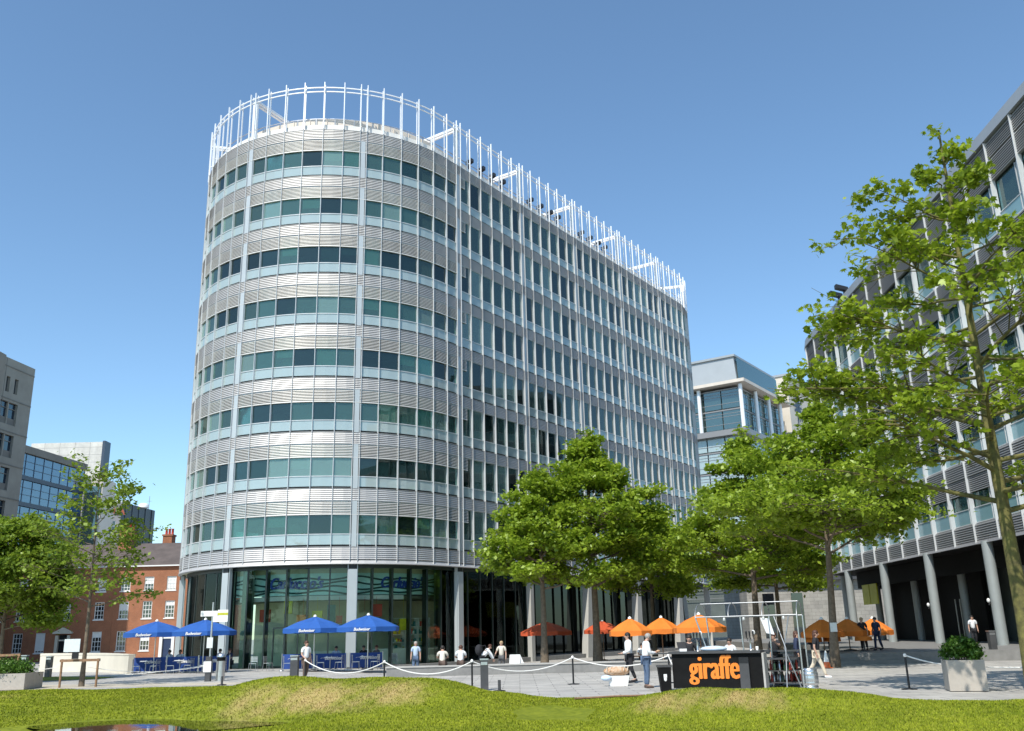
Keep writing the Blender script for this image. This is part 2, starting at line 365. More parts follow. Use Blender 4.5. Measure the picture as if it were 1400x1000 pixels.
def gs(x, y, cx, cy, sx, sy, a=0., pw=3.):
    c, s = math.cos(a), math.sin(a); u = (x-cx)*c+(y-cy)*s; v = -(x-cx)*s+(y-cy)*c
    return np.exp(-np.abs(u/sx)**pw-np.abs(v/sy)**2.2)
def lawn_z(x, y):
    x = np.asarray(x, float); y = np.asarray(y, float)
    z = .68*gs(x, y, -4.5, 26.3, 3.7, 2.5, -.06, 5.)+.22*gs(x, y, -8.2, 27.6, 2.6, 2.4)+.42*gs(x, y, 5.3, 22.6, 2.9, 2.0, -.25, 4.)-.12*gs(x, y, .9, 23.5, 1.5, 3.)+.42*gs(x, y, -15.0, 29.5, 4.2, 3.6)+.22*gs(x, y, 10, 19.5, 2.5, 2)
    z = z-.36*gs(x, y, -8.5, 22.9, 3.3, 1.9)+.02*np.sin(x*1.3+y*.7)+.015*np.sin(x*2.9-y*2.1)
    e = np.clip((ye(x)-y)/1.2, 0, 1); return .02+z*e*e*(3-2*e)+.03*e
def dryness(x, y):
    st = .5+.5*np.sin(x*3.1+y*1.7+1.3*np.sin(y*1.9)+.8*np.sin(x*5.3)); st2 = .5+.5*np.sin(x*9.7-y*4.3+2*np.sin(x*2.2)); st3 = .5+.5*np.sin(x*23-y*9)
    a = 1.1*gs(x, y, -4.9, 24.5, 3.0, 1.35, -.05)+1.0*gs(x, y, 4.3, 21.6, 2.0, 1.3, -.25)+.5*gs(x, y, -14.5, 28.0, 2.0, .8)
    return np.clip(a*(.35+.5*st+.35*st2+.25*st3)-.3, 0, .9)
gx = np.arange(-40, 24.01, .2); gy = np.linspace(0, 1, 190)
GX, T = np.meshgrid(gx, gy); GY = 6+(ye(GX)-6)*T; GZ = lawn_z(GX, GY); nv = len(gx)
V = np.stack([GX, GY, GZ], -1).reshape(-1, 3); I = np.arange(len(gy)*nv).reshape(len(gy), nv)
F = np.stack([I[:-1, :-1], I[:-1, 1:], I[1:, 1:], I[1:, :-1]], -1).reshape(-1, 4)
lo = np_mesh('lawn', V, F, 'lawn_soil', attr=dryness(V[:, 0], V[:, 1]), smooth=True); tag(lo, kind='structure')
def blades(n, xr, yr, hh, name):
    x = RNG.uniform(*xr, n*2); y = RNG.uniform(*yr, n*2)
    k = (y < ye(x)-.03) & (np.abs(x) < .62*y+2) & (y > 14); k &= lawn_z(x, y) > -.022; x = x[k][:n]; y = y[k][:n]; n = len(x)
    z = lawn_z(x, y); a = RNG.uniform(0, PI, n); h = hh*RNG.uniform(.5, 1.3, n); wd = .007+.0004*y
    lx = RNG.normal(0, .45, n)*h; ly = RNG.normal(0, .45, n)*h
    V = np.empty((n, 3, 3)); V[:, 0] = np.stack([x-np.cos(a)*wd, y-np.sin(a)*wd, z-.005], -1); V[:, 1] = np.stack([x+np.cos(a)*wd, y+np.sin(a)*wd, z-.005], -1); V[:, 2] = np.stack([x+lx, y+ly, z+h], -1)
    d = np.repeat(np.clip(dryness(x, y)+RNG.normal(0, .1, n), 0, .95), 3)
    o = np_mesh(name, V.reshape(-1, 3), np.arange(3*n).reshape(n, 3), 'grass_blade', attr=d); return tag(o, 'short mown grass with dry straw patches on the mounds', 'grass', kind='stuff')
blades(400000, (-24, 16), (14, 42), .034, 'grass')
# stone path behind the lawn, small lawn patch and dark strip at the left
mb = MB(); mb.add([(x, y, .004) for x, y in ((-45, 37), (-26, 39.3), (-19, 42), (-11.6, 41.5), (-10.6, 43), (-19, 45.3), (-30, 47.5), (-50, 50))], [tuple(range(8))]); tag(mb.build('path', 'path_stone'), kind='structure')
mb = MB(); mb.add([(x, y, .012) for x, y in ((-40, 51.5), (-27.9, 50.2), (-22.6, 51.6), (-22.5, 54.2), (-27, 57), (-40, 58))], [tuple(range(6))]); o = mb.build('side_lawn', 'lawn_soil'); tag(o, kind='structure')
mb = MB(); vs = []
for k in range(28):
    t = 2*PI*k/28; q = 1+.14*sin(3*t+1)+.08*sin(5*t); vs.append((-8.5+3.3*q*cos(t), 22.9+1.9*q*sin(t), -.03))
mb.add(vs, [tuple(range(28))]); tag(mb.build('puddle', 'puddle_water'), kind='structure')

# ------------------------------------------------------------------ curved facades
class Loop:
    """rounded building outline: s runs from the tangent point round the nose (s>0) or along the straight (s<0)"""
    def __init__(s, P0, phi, R, L, side=1):
        s.d = Vector((sin(phi), cos(phi))); s.n = Vector((s.d.y, -s.d.x))*side; s.P0 = Vector(P0); s.R = R; s.L = L; s.C0 = s.P0-s.n*R; s.C1 = s.C0+s.d*L
        s.T = 2*L+2*PI*R; s.hp = PI*R
    def at(s, t, off=0.):
        t = (t+s.L+PI*s.R) % s.T-(s.L+PI*s.R)   # range [-L-piR, L+piR...]
        if t < -s.L: a = (-s.L-t)/s.R; nn = s.n*cos(a)+s.d*sin(a); return s.C1+nn*(s.R+off), nn
        if t <= 0: return s.P0-s.d*t+s.n*off, s.n
        if t <= s.hp: a = t/s.R; nn = s.n*cos(a)-s.d*sin(a); return s.C0+nn*(s.R+off), nn
        q = t-s.hp; return s.C0-s.n*(s.R+off)+s.d*q, -s.n
    def xyz(s, t, off, z): p, _ = s.at(t, off); return (p.x, p.y, z)
def ring(mb, lp, ss, o0, o1, z0, z1, o0t=None, o1t=None, inner=True, closed=False):
    """wall of offset o1 (inner) to o0 (outer) between z0 and z1; o0t/o1t offsets at the top"""
    o0t = o0 if o0t is None else o0t; o1t = o1 if o1t is None else o1t
    n = len(ss); vs = []
    for t in ss: vs += [lp.xyz(t, o0, z0), lp.xyz(t, o0t, z1), lp.xyz(t, o1t, z1), lp.xyz(t, o1, z0)]
    fs = []
    for i in range(n-1 if not closed else n):
        a = 4*i; b = 4*((i+1) % n)
        fs += [(a, a+1, b+1, b), (a+1, a+2, b+2, b+1), (a+3, a, b, b+3)]
        if inner: fs.append((a+2, a+3, b+3, b+2))
    if not closed: fs += [(0, 3, 2, 1), (4*n-4, 4*n-3, 4*n-2, 4*n-1)]
    mb.add(vs, fs)
def fin(mb, lp, t, o0, o1, z0, z1, w):
    p, n = lp.at(t, (o0+o1)/2); mb.obox((p.x, p.y), (-n.y, n.x), w/2, abs(o0-o1)/2, z0, z1)
def panel(mb, lp, t0, t1, o, z0, z1, th=.03):
    a, b = lp.at(t0, o)[0], lp.at(t1, o)[0]; c = (a+b)/2; u = (b-a); l = u.length; u = u/l; mb.obox((c.x, c.y), (u.x, u.y), l/2, th/2, z0, z1)
def frange(a, b, st): n = max(1, round((b-a)/st)); return [a+(b-a)*i/n for i in range(n+1)]

FH = 3.83; Z0 = 7.53; WG = ['win_glass', 'win_glass_dark', 'win_glass_pale']
def curved_office():
    lp = Loop((-4.7433, 65.3917), .606859, 11.2623, 42.5)
    T0 = -1.5371
    B = thing('office_building', 'rounded eight storey office block with silver louvre bands and white mast crown on its roof', 'building', (-4.74, 65.39, 0))
    g = lambda i: i*1.5+T0
    iN = -36; iP = 24; iAll0 = -51; iAll1 = iAll0+103
    def S(sub=2, a=iAll0, b=iAll1): return frange(g(a), g(b), 1.5/sub)
    full = frange(-lp.L-PI*lp.R, lp.L+PI*lp.R, .75)[:-1]
    rndwin = random.Random(5)
    win_rest = MB(); blind_rest = MB(); cab = MB()
    floors = 8
    # silver bands with real slats
    for k in range(floors+1):
        zb = Z0+FH*k-.80; mb = MB(); ring(mb, lp, full, -.2, -.3, zb, zb+.80, closed=True)
        for q in range(6): z = zb+.02+q*.13; ring(mb, lp, full, -.105, -.19, z, z+.105, -.15, -.19, closed=True, inner=False)
        ring(mb, lp, full, -.10, -.22, zb+.79, zb+.815, closed=True)
        mb.build('band', 'band_metal', B)
    for k in range(floors):
        z = Z0+FH*k
        mb = MB(); ring(mb, lp, full, -.19, -.25, z+.15, z+.80, closed=True); mb.build('spandrel', 'spandrel_glass', B)
        mb = MB(); ring(mb, lp, full, -.24, -.5, z+.015, z+.15, closed=True); mb.build('shadow_gap', 'gap_dark', B)
        mb = MB(); ring(mb, lp, full, -.15, -.27, z+.80, z+.85, closed=True); ring(mb, lp, full, -.16, -.27, z+2.985, z+3.03, closed=True)
        mb.build('transom', 'fin_white', B)
        # louvre screens round the nose only
        sn = frange(g(-1)+.6, g(25.5), .75); mb = MB()
        for q in range(8): zz = z+2.13+q*.108; ring(mb, lp, sn, -.12, -.18, zz, zz+.042, -.135, -.18)
        ring(mb, lp, sn, -.11, -.2, z+2.08, z+2.12)
        mb.build('louvre_screen', 'louvre_slat', B)
        mb = MB(); ring(mb, lp, full, -.45, -6, z-.35, z-.05, closed=True); mb.mi(1); ring(mb, lp, full, -.5, -6, z-.37, z-.352, closed=True); mb.build('floor_slab', ['floor_in', 'ceiling_in'], B)
        # windows bay by bay
        for i in range(iAll0, iAll1):
            a, b = g(i), g(i+1)
            if i % 6 == 0: a += .27
            if (i+1) % 6 == 0: b -= .27
            m2 = MB() if 0 <= i < 12 else win_rest
            m2.mi(rndwin.choice((0, 0, 0, 1, 1, 2))); panel(m2, lp, a+.03, b-.03, -.235, z+.85, z+2.985)
            if m2 is not win_rest: m2.build('window', WG, B)
        for i in range(iN, iP):
            mb = MB() if 0 <= i < 12 else blind_rest
            r = rndwin.random(); a, b = g(i)+.1, g(i+1)-.1
            if r < (.5 if i < 0 else .38): h = rndwin.choice((2.1, 2.1, 1.4, .9, 1.6)); panel(mb, lp, a, b, -.42, z+2.98-h, z+2.98, .02)
            if mb is not blind_rest and mb.v: mb.build('blind', 'blind', B)
        for i in range(-36, iP+1, 6): mb = MB(); panel(mb, lp, g(i)-.17, g(i)+.17, -.17, z+.02, z+3.03, .1); mb.build('column_cover', 'panel_pale', B)
        # a few desks, cabinets and ceiling lights inside
        mb = cab
        for i in range(-30, 20):
            if rndwin.random() < .6: p, n = lp.at(g(i)+.7, -1.3-rndwin.random()*2); mb.obox((p.x, p.y), (-n.y, n.x), .5, .35, z, z+rndwin.choice((.75, .75, 1.3, 1.9)))
    o = win_rest.build('window', WG, B); tag(o, kind='stuff'); tag(blind_rest.build('blind', 'blind', B), kind='stuff'); tag(cab.build('cabinet', 'floor_in', B), kind='stuff')
    mb = MB(); ring(mb, lp, full, -6, -6.2, 0, Z0+FH*8-.4, closed=True); mb.build('core_wall', 'core_grey', B)
    # mullion fins
    rest = MB()
    for i in range(iAll0, iAll1):
        for t in ([g(i)-.25, g(i)+.25] if i % 6 == 0 else [g(i)]):
            m2 = MB() if -32 <= i <= 20 else rest
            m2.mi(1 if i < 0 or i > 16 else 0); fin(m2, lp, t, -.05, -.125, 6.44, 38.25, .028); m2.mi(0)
            if i < 0 or i > 12:
                for k in range(8): fin(m2, lp, t, -.07, -.24, Z0+FH*k+.03, Z0+FH*k+3.02, .045); fin(m2, lp, t+.12, -.20, -.24, Z0+FH*k+.05, Z0+FH*k+3.0, .025)
            else:
                for k in range(8): fin(m2, lp, t+(.0), -.16, -.24, Z0+FH*k+.05, Z0+FH*k+2.1, .055)
            if m2 is not rest: m2.build('mullion', ['fin_white', 'fin_grey'], B)
    tag(rest.build('mullion', ['fin_white', 'fin_grey'], B), kind='stuff')
    # crown
    mb = MB(); ring(mb, lp, full, -.4, -.7, 38.17, 38.72, closed=True); mb.build('parapet', 'fascia_white', B)
    mb = MB(); mb.prism([lp.at(t, -.5)[0] for t in full[::-1]], 37.5, 38.3); mb.build('roof', 'roof_grey', B)
    mb = MB(); ring(mb, lp, full, -1.5, -1.7, 38.3, 39.85, closed=True); mb.prism([lp.at(t, -1.65)[0] for t in full[::-1]], 39.6, 39.8)
    for i in range(iAll0, iAll1): fin(mb, lp, g(i), -1.44, -1.51, 38.3, 39.8, .05)
    mb.build('plant_enclosure', 'beige_panel', B)
    mb = MB(); ring(mb, lp, full, -.62, -.68, 39.35, 39.4, closed=True)
    for i in range(iAll0, iAll1): fin(mb, lp, g(i)+.7, -.62, -.66, 38.6, 39.37, .03)
    mb.build('guard_rail', 'steel', B)
    for i in range(-34, 25):
        mb = MB()
        for t in ([g(i)-.25, g(i)+.25] if i % 6 == 0 else [g(i)]):
            fin(mb, lp, t, 0, -.10, 38.2, 42.15, .06); fin(mb, lp, t, -.28, -.37, 38.3, 42.05, .065)
            for z in (41.5, 39.0): fin(mb, lp, t, -.08, -.30, z, z+.05, .04)
        mb.build('mast', 'post_white', B)
    cs = frange(g(-34), g(25), .75)
    for z, o in ((41.72, -.12), (41.42, -.2)):
        mb = MB(); ring(mb, lp, cs, o, o-.07, z, z+.07); mb.build('crown_rail', 'post_white', B)
    for i in (-30, -24, -18, -12, -6, 0, 12, 18):
        p, n = lp.at(g(i), -.35); q, _ = lp.at(g(i), -4.2); mb = MB(); u = (q-p).normalized(); c = (p+q)/2
        for e in (-.16, .16): mb.obox((c.x-u.y*e, c.y+u.x*e), (u.x, u.y), (q-p).length/2, .08, 41.45, 41.65)
        mb.obox((q.x, q.y), (u.x, u.y), .09, .2, 38.3, 41.62); mb.obox((p.x, p.y), (u.x, u.y), .09, .2, 38.3, 41.45); mb.build('roof_beam', 'post_white', B)
    for i in (-1.5, -2.6, -3.6, -4.6, -7.5, -8.6, -9.7, -10.6, -13.5, -14.6, -15.7, -16.6):
        p, n = lp.at(g(i), -.75); mb = MB(); mb.obox((p.x, p.y), (n.x, n.y), .12, .1, 38.6, 39.55); q = p+n*.1
        mb.hexa([(q.x+n.x*a+n.y*b, q.y+n.y*a-n.x*b, 39.5+c+.25*a) for c in (0, .30) for a, b in ((-.3, .17), (.3, .17), (.3, -.17), (-.3, -.17))]); mb.build('floodlight', 'black_metal', B)
    # podium
    mb = MB(); ring(mb, lp, full, .0, -.06, 6.43, 6.73, -.22, -.28, closed=True); ring(mb, lp, full, -.06, -.3, 6.40, 6.44, closed=True); mb.build('canopy_lip', 'band_metal', B)
    mb = MB(); ring(mb, lp, full, -.3, -7, 6.46, 6.6, closed=True); mb.build('soffit', 'olive', B)
    mb = MB(); ring(mb, lp, full, -.62, -.9, 6.2, 6.46, closed=True); mb.build('head_frame', 'fin_dark', B)
    mb = MB(); mb.prism([lp.at(t, -.3)[0] for t in full[::-1]], -.6, .03); mb.build('podium_floor', 'granite', B)
    for i in (-36, -30, -24, -18, -12, -6, 0, 6, 12, 18, 24):
        p, n = lp.at(g(i), -.35); t = (-n.y, n.x); mb = MB()
        if i >= 0:
            mb.obox((p.x, p.y), t, .27, .2, 0, 6.1); mb.mi(1); mb.obox((p.x, p.y), t, .24, .17, 6.1, 6.46)
            for e in (-.3, .3): mb.mi(0); mb.obox((p.x+t[0]*e, p.y+t[1]*e), t, .025, .12, 0, 6.4)
        elif i == -6: mb.obox((p.x, p.y), t, .22, .2, -.5, 6.46); mb.mi(1); mb.obox((p.x+t[0]*.26, p.y+t[1]*.26), t, .02, .2, -.5, 6.46)
        else:
            for zz in range(8):
                a0 = .95-.085*zz; a1 = .95-.085*(zz+1); za, zb = -.5+zz*.87, -.5+zz*.87+.868
                P = lambda a, b, z: (p.x+t[0]*a+n.x*b, p.y+t[1]*a+n.y*b, z)
                mb.hexa([P(-a0, .25, za), P(.3, .25, za), P(.3, -.35, za), P(-a0, -.35, za), P(-a1, .25, zb), P(.3, .25, zb), P(.3, -.35, zb), P(-a1, -.35, zb)])
        o = mb.build('column', ['panel_pale' if i >= 0 else 'pier_stone', 'black_metal'], B)
        if i < -6: o['label'] = 'tapering grey stone pier'
    # shop glazing, fins, sign
    for i in range(-6, 19):
        a, b = g(i)+(.3 if i % 6 == 0 else .02), g(i+1)-(.3 if (i+1) % 6 == 0 else .02)
        mb = MB(); panel(mb, lp, a, b, -.75, .05, 6.2, .03); mb.build('shop_window', 'shop_glass', B)
        mb = MB(); fin(mb, lp, g(i), -.78, -1.22, .03, 6.2, .06); fin(mb, lp, g(i), -.70, -.8, .03, 6.3, .10); mb.build('glass_fin', 'fin_dark', B)
    for t in (g(.75), g(11.2), g(-5.6), g(-2.5)): mb = MB(); fin(mb, lp, t, -.9, -1.5, .03, 6.4, .5 if t > -5 else .3); mb.build('inner_column', 'fin_green', B)
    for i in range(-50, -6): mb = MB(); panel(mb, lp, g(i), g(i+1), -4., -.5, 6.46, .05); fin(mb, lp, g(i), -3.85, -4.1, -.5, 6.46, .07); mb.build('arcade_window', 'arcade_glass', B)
    sg = frange(g(-6), g(18), .6)
    mb = MB(); ring(mb, lp, sg, -1.75, -1.85, 4.55, 5.95); mb.build('sign_band', 'sign_teal', B)
    mb = MB(); ring(mb, lp, sg, -1.85, -1.95, 5.95, 6.46); ring(mb, lp, frange(g(-6), g(18), .6), -5.6, -5.7, 0, 4.3); mb.build('bulkhead', 'olive', B)
    mb = MB(); ring(mb, lp, frange(g(3), g(12), .6), -1.62, -1.85, 4.22, 4.5); mb.build('white_strip', 'white_paint', B)  # plain white strip below the sign band
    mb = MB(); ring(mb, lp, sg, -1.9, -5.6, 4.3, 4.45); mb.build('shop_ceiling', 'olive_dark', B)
    mb = MB()
    for q, zz in enumerate((4.72, 5.0, 5.3, 5.6)):
        pts = []
        for t in frange(g(-6), g(18), .25): pts.append(lp.xyz(t, -1.72, zz+.09*sin(t*1.5+q*1.3)+.05*sin(t*.7+q)))
        mb.tube(pts, .055, 4, smooth=False)
    mb.build('wave_stripe', 'wave_dark', B)
    for tc, nm in ((g(8.75), 1), (g(2.9), 1)):
        lettering('shop_lettering', "Carluccio's", lambda x, y, z: lp.xyz(tc-x, -1.66+z, 4.98+y), 1.05, 'letter_blue', B, shear=.35, spacing=1.0, width=4.2, bold=.05)
    for t, o, z, wd, h, mt in ((g(10.3), 2.2, 2.9, .55, .8, 'red_panel'), (g(9.1), 2.4, 3.4, .4, .8, 'yellow_panel'), (g(8.3), 2.2, 2.7, .6, .6, 'orange_panel'), (g(6.9), 2.6, 2.8, .4, 1.1, 'teal_panel'), (g(7.6), 2.4, 3.1, .5, .45, 'yellow_panel'), (g(6.5), 2.2, 2.7, .3, .5, 'red_panel'), (g(4.6), 2.2, 3.1, .55, .8, 'red_panel'), (g(5.2), 2.4, 2.6, .5, .5, 'red_panel'), (g(3.1), 2., 2.2, .5, .75, 'yellow_panel')):
        o = o*.55+.3; wd = wd*1.35; p, n = lp.at(t, -o); mb = MB(); mb.obox((p.x, p.y), (-n.y, n.x), wd/2, .08, z, z+h); mb.tube([(p.x, p.y, z+h), (p.x, p.y, 4.4)], .01, 4); mb.build('hanging_banner', mt, B)
    # deli shelves and counter
    mb = MB(); rb = MB()
    for z in (.9, 1.4, 1.9, 2.4, 2.95): ring(mb, lp, frange(g(.9), g(3.6), .6), -1.9, -2.3, z, z+.04)
    for t in (g(.9), g(1.8), g(2.7), g(3.6)): fin(mb, lp, t, -1.88, -2.3, 0, 3.0, .05)
    mb.build('shelf_unit', 'white_paint', B)
    for z in (.94, 1.44, 1.94, 2.44):
        t = g(.95)
        while t < g(3.55):
            t += random.uniform(.1, .3); p, n = lp.at(t, -2.1); hh = random.uniform(.12, .36)
            rb.mi(random.choice((0, 0, 1, 2, 3, 3))); rb.obox((p.x, p.y), (-n.y, n.x), random.uniform(.04, .1), .06, z, z+hh)
    rb.build('stock', ['teal_panel', 'red_panel', 'yellow_panel', 'white_paint'], B)
    mb = MB(); ring(mb, lp, frange(g(2.4), g(5.4), .6), -1.4, -2., .05, 1.05); ring(mb, lp, frange(g(6.3), g(8.3), .6), -1.8, -2.4, .05, 1.0); mb.build('counter', 'white_paint', B)
    mb = MB(); c = .05
    for a, b, z0, z1 in ((g(8.35), g(8.4), .05, 2.5), (g(9.5), g(9.55), .05, 2.5), (g(8.95), g(9.0), .05, 2.5), (g(8.35), g(9.55), 2.45, 2.55)): ring(mb, lp, frange(a, b, .3), -.66, -.76, z0, z1)
    mb.build('entrance_door', 'fin_dark', B)
    return B, lp, g
B1, LP1, G1 = curved_office()

def shaded_office():
    phi = .0405; d = (sin(phi), cos(phi)); lp = Loop((27.6565+d[0]*31, 55.198+d[1]*31), phi, 5.5, 60, side=-1)
    # here s<0 runs AWAY in d; flip so that the straight comes towards the camera
    lp = Loop((27.6565+d[0]*31, 55.198+d[1]*31), phi+PI, 5.5, 80, side=1)
    B = thing('office_building', 'dark grey banded office block in shade on round columns at the right edge', 'building', (27.66, 55.2, .3))
    full = frange(-lp.L, lp.hp+20, .9)
    T = lambda s: -(31-s)   # s: metres past the first column, away from the camera
    zs = [7.53+FH*k for k in range(5)]
    def levels():
        for k in range(5): yield 7.53+FH*k
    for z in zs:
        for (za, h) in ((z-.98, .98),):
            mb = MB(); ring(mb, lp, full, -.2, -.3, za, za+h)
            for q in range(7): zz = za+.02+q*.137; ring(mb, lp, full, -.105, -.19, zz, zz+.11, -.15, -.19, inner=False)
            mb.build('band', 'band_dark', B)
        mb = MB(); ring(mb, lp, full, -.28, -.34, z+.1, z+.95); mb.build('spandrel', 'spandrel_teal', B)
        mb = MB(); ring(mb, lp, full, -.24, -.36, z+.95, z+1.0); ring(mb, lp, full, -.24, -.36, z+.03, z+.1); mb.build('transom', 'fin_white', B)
        mb = MB(); ring(mb, lp, full, -.45, -6, z-.4, z-.05); mb.build('floor_slab', 'ceiling_in', B)
        if z < 22:
            mb = MB(); sn = frange(T(-14), T(13), .9)
            for q in range(8): zz = z+1.9+q*.12; ring(mb, lp, sn, -.14, -.24, zz, zz+.075, -.17, -.24)
            mb.build('louvre_screen', 'band_dark', B)
    zt = zs[-1]+2.97
    for a, h in ((zt, 1.28), (zt+1.32, 1.05)):
        mb = MB(); ring(mb, lp, full, -.2, -.3, a, a+h)
        for q in range(int(h/.137)): ring(mb, lp, full, -.105, -.19, a+.02+q*.137, a+.13+q*.137, -.15, -.19, inner=False)
        mb.build('band', 'band_dark', B)
    mb = MB(); ring(mb, lp, full, .02, -.5, 28.25, 29.05, -.12, -.5); mb.build('parapet', 'metal_roof', B)
    k = 0; sx = [-26.2+3.05*i for i in range(21)]
    rest = MB(); glassn = 0
    for s in sx:
        t = T(s)
        if t > lp.hp: continue
        mb = MB(); fin(mb, lp, t, .0, -.3, 6.3, 28.2, .036); mb.build('mullion', 'fin_white', B)
        mb = MB()
        for z in zs:
            for e in (.5, .72): fin(mb, lp, t+e, -.24, -.36, z+.05, z+2.85, .045)
        mb.build('window_post', 'fin_white', B)
    for z in zs:
        for s in sx:
            t = T(s); m2 = MB() if -14 < s < 33 else rest
            panel(m2, lp, t+.05, t+3.0, -.36, z+1.0, z+2.85)
            if m2 is not rest: m2.build('window', 'win_glass', B)
    tag(rest.build('window', 'win_glass', B), kind='stuff')
    for z in zs:
        for s in sx:
            mb = MB()
            if random.random() < .4: panel(mb, lp, T(s)+.1, T(s)+random.choice((1.4, 2.9)), -.7, z+2.85-random.choice((.8, 1.4, 1.9)), z+2.85, .02); mb.build('blind', 'blind', B)
    mb = MB(); ring(mb, lp, full, -6, -6.2, 0, 28); mb.build('core_wall', 'core_grey', B)
    mb = MB(); mb.prism([lp.at(t, -.4)[0] for t in frange(-lp.L, lp.hp, .9)+[lp.hp+20]], 28.0, 28.3); mb.build('roof', 'roof_grey', B)
    mb = MB(); ring(mb, lp, full, .05, -.08, 6.3, 6.62, -.2, -.3); mb.build('canopy_lip', 'band_dark', B)
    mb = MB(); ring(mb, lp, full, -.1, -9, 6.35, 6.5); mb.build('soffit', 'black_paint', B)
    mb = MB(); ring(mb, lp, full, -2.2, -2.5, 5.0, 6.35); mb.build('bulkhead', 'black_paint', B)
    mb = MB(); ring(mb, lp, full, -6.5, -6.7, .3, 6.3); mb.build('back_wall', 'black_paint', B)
    for kx in range(-3, 5):
        p, n = lp.at(T(9*kx), -.1); mb = MB(); mb.lathe([(.31, .26), (.31, 6.4)], (p.x, p.y, 0), 20); c = mb.build('column', 'column_grey', B)
        if kx in (0, 1): mb = MB(); mb.ell((p.x-.5, p.y-.1, 3.0), (.1, .1, .13), 8, 6); mb.mi(1); mb.tube([(p.x-.4, p.y-.1, 2.9), (p.x-.5, p.y-.1, 2.75)], .04, 5); mb.build('wall_lamp', ['white_paint', 'black_metal'], c)
        p, n = lp.at(T(9*kx+3), -3.4); mb = MB(); mb.lathe([(.28, .26), (.28, 6.4)], (p.x, p.y, 0), 16); mb.build('inner_column', 'column_grey', B)
    for s in (-3, -1.4): mb = MB(); panel(mb, lp, T(s), T(s+1.5), -2.4, .3, 3.6, .05); mb.build('lobby_glass', 'green_glass', B)
    mb = MB()
    for s in (12, 12.8): fin(mb, lp, T(s), -3., -3.06, .3, 3.4, .06)
    mb.build('door_pull', 'steel', B)
    for s in (27, 29): mb = MB(); p, n = lp.at(T(s), -2.1); mb.obox((p.x, p.y), (-n.y, n.x), .9, .05, 3.5, 5.2); mb.build('yellow_banner', 'led_yellow', B)
    for s in (19.2, 20.8):
        p, n = lp.at(T(s), -.3); mb = MB(); mb.box(p.x-.06, p.x+.06, p.y-.06, p.y+.06, 29, 29.5); mb.hexa([(p.x+a, p.y+b, 29.45+c-.3*a) for c in (0, .35) for a, b in ((-.7, -.25), (.3, -.25), (.3, .25), (-.7, .25))]); mb.build('floodlight', 'black_metal', B)
    return lp
LP2 = shaded_office()

# ------------------------------------------------------------------ other buildings
def holes_wall(mb, A, B, z0, z1, holes, depth=.25):
    A = Vector(A); B = Vector(B); Lw = (B-A).length; u = (B-A)/Lw; n = Vector((u.y, -u.x))
    us = sorted(set([0, Lw]+[h[0] for h in holes]+[h[1] for h in holes])); zs = sorted(set([z0, z1]+[h[2] for h in holes]+[h[3] for h in holes]))
    P = lambda a, z, d=0: (A.x+u.x*a-n.x*d, A.y+u.y*a-n.y*d, z)
    for i in range(len(us)-1):
        for j in range(len(zs)-1):
            a, b, c, d = us[i], us[i+1], zs[j], zs[j+1]
            if any(h[0] <= (a+b)/2 <= h[1] and h[2] <= (c+d)/2 <= h[3] for h in holes): continue
            mb.quad(P(a, c), P(b, c), P(b, d), P(a, d))
    for a, b, c, d in [h[:4] for h in holes]:
        mb.quad(P(a, c), P(a, d), P(a, d, depth), P(a, c, depth)); mb.quad(P(b, c), P(b, c, depth), P(b, d, depth), P(b, d))
        mb.quad(P(a, c), P(a, c, depth), P(b, c, depth), P(b, c)); mb.quad(P(a, d), P(b, d), P(b, d, depth), P(a, d, depth))
    return lambda a, z, d=0: P(a, z, d)
def sash(B, P, a, b, c, d, cols=3, rows=4, blind=False, frame='white_paint', pane='pane', bar=.025):
    """sash window: frame with glazing bars, pane and blind as its sub-parts"""
    mb = MB(); 
    def bx(x0, x1, z0, z1, d0, d1):
        mb.hexa([P(x0, z0, d0), P(x1, z0, d0), P(x1, z0, d1), P(x0, z0, d1), P(x0, z1, d0), P(x1, z1, d0), P(x1, z1, d1), P(x0, z1, d1)])
    fw = .08
    bx(a, a+fw, c, d, .08, .2); bx(b-fw, b, c, d, .08, .2); bx(a+fw, b-fw, c, c+fw, .08, .2); bx(a+fw, b-fw, d-fw, d, .08, .2)
    if rows > 1: bx(a+fw, b-fw, (c+d)/2-.03, (c+d)/2+.03, .09, .18)
    for i in range(1, cols): x = a+(b-a)*i/cols; bx(x-bar, x+bar, c+fw, d-fw, .10, .16)
    for j in range(1, rows):
        if j*2 != rows: z = c+(d-c)*j/rows; bx(a+fw, b-fw, z-bar, z+bar, .102, .158)
    bx(a-.08, b+.08, c-.12, c-.005, -.06, .2)
    f = mb.build('window', frame, B)
    mb = MB(); mb.quad(P(a, c, .17), P(b, c, .17), P(b, d, .17), P(a, d, .17)); mb.build('pane', pane, f)
    if blind:
        z0 = c+(d-c)*blind; mb = MB(); mb.quad(P(a+.05, z0, .135), P(b-.05, z0, .135), P(b-.05, d-.05, .135), P(a+.05, d-.05, .135)); mb.build('blind', 'white_paint', f)
    return f
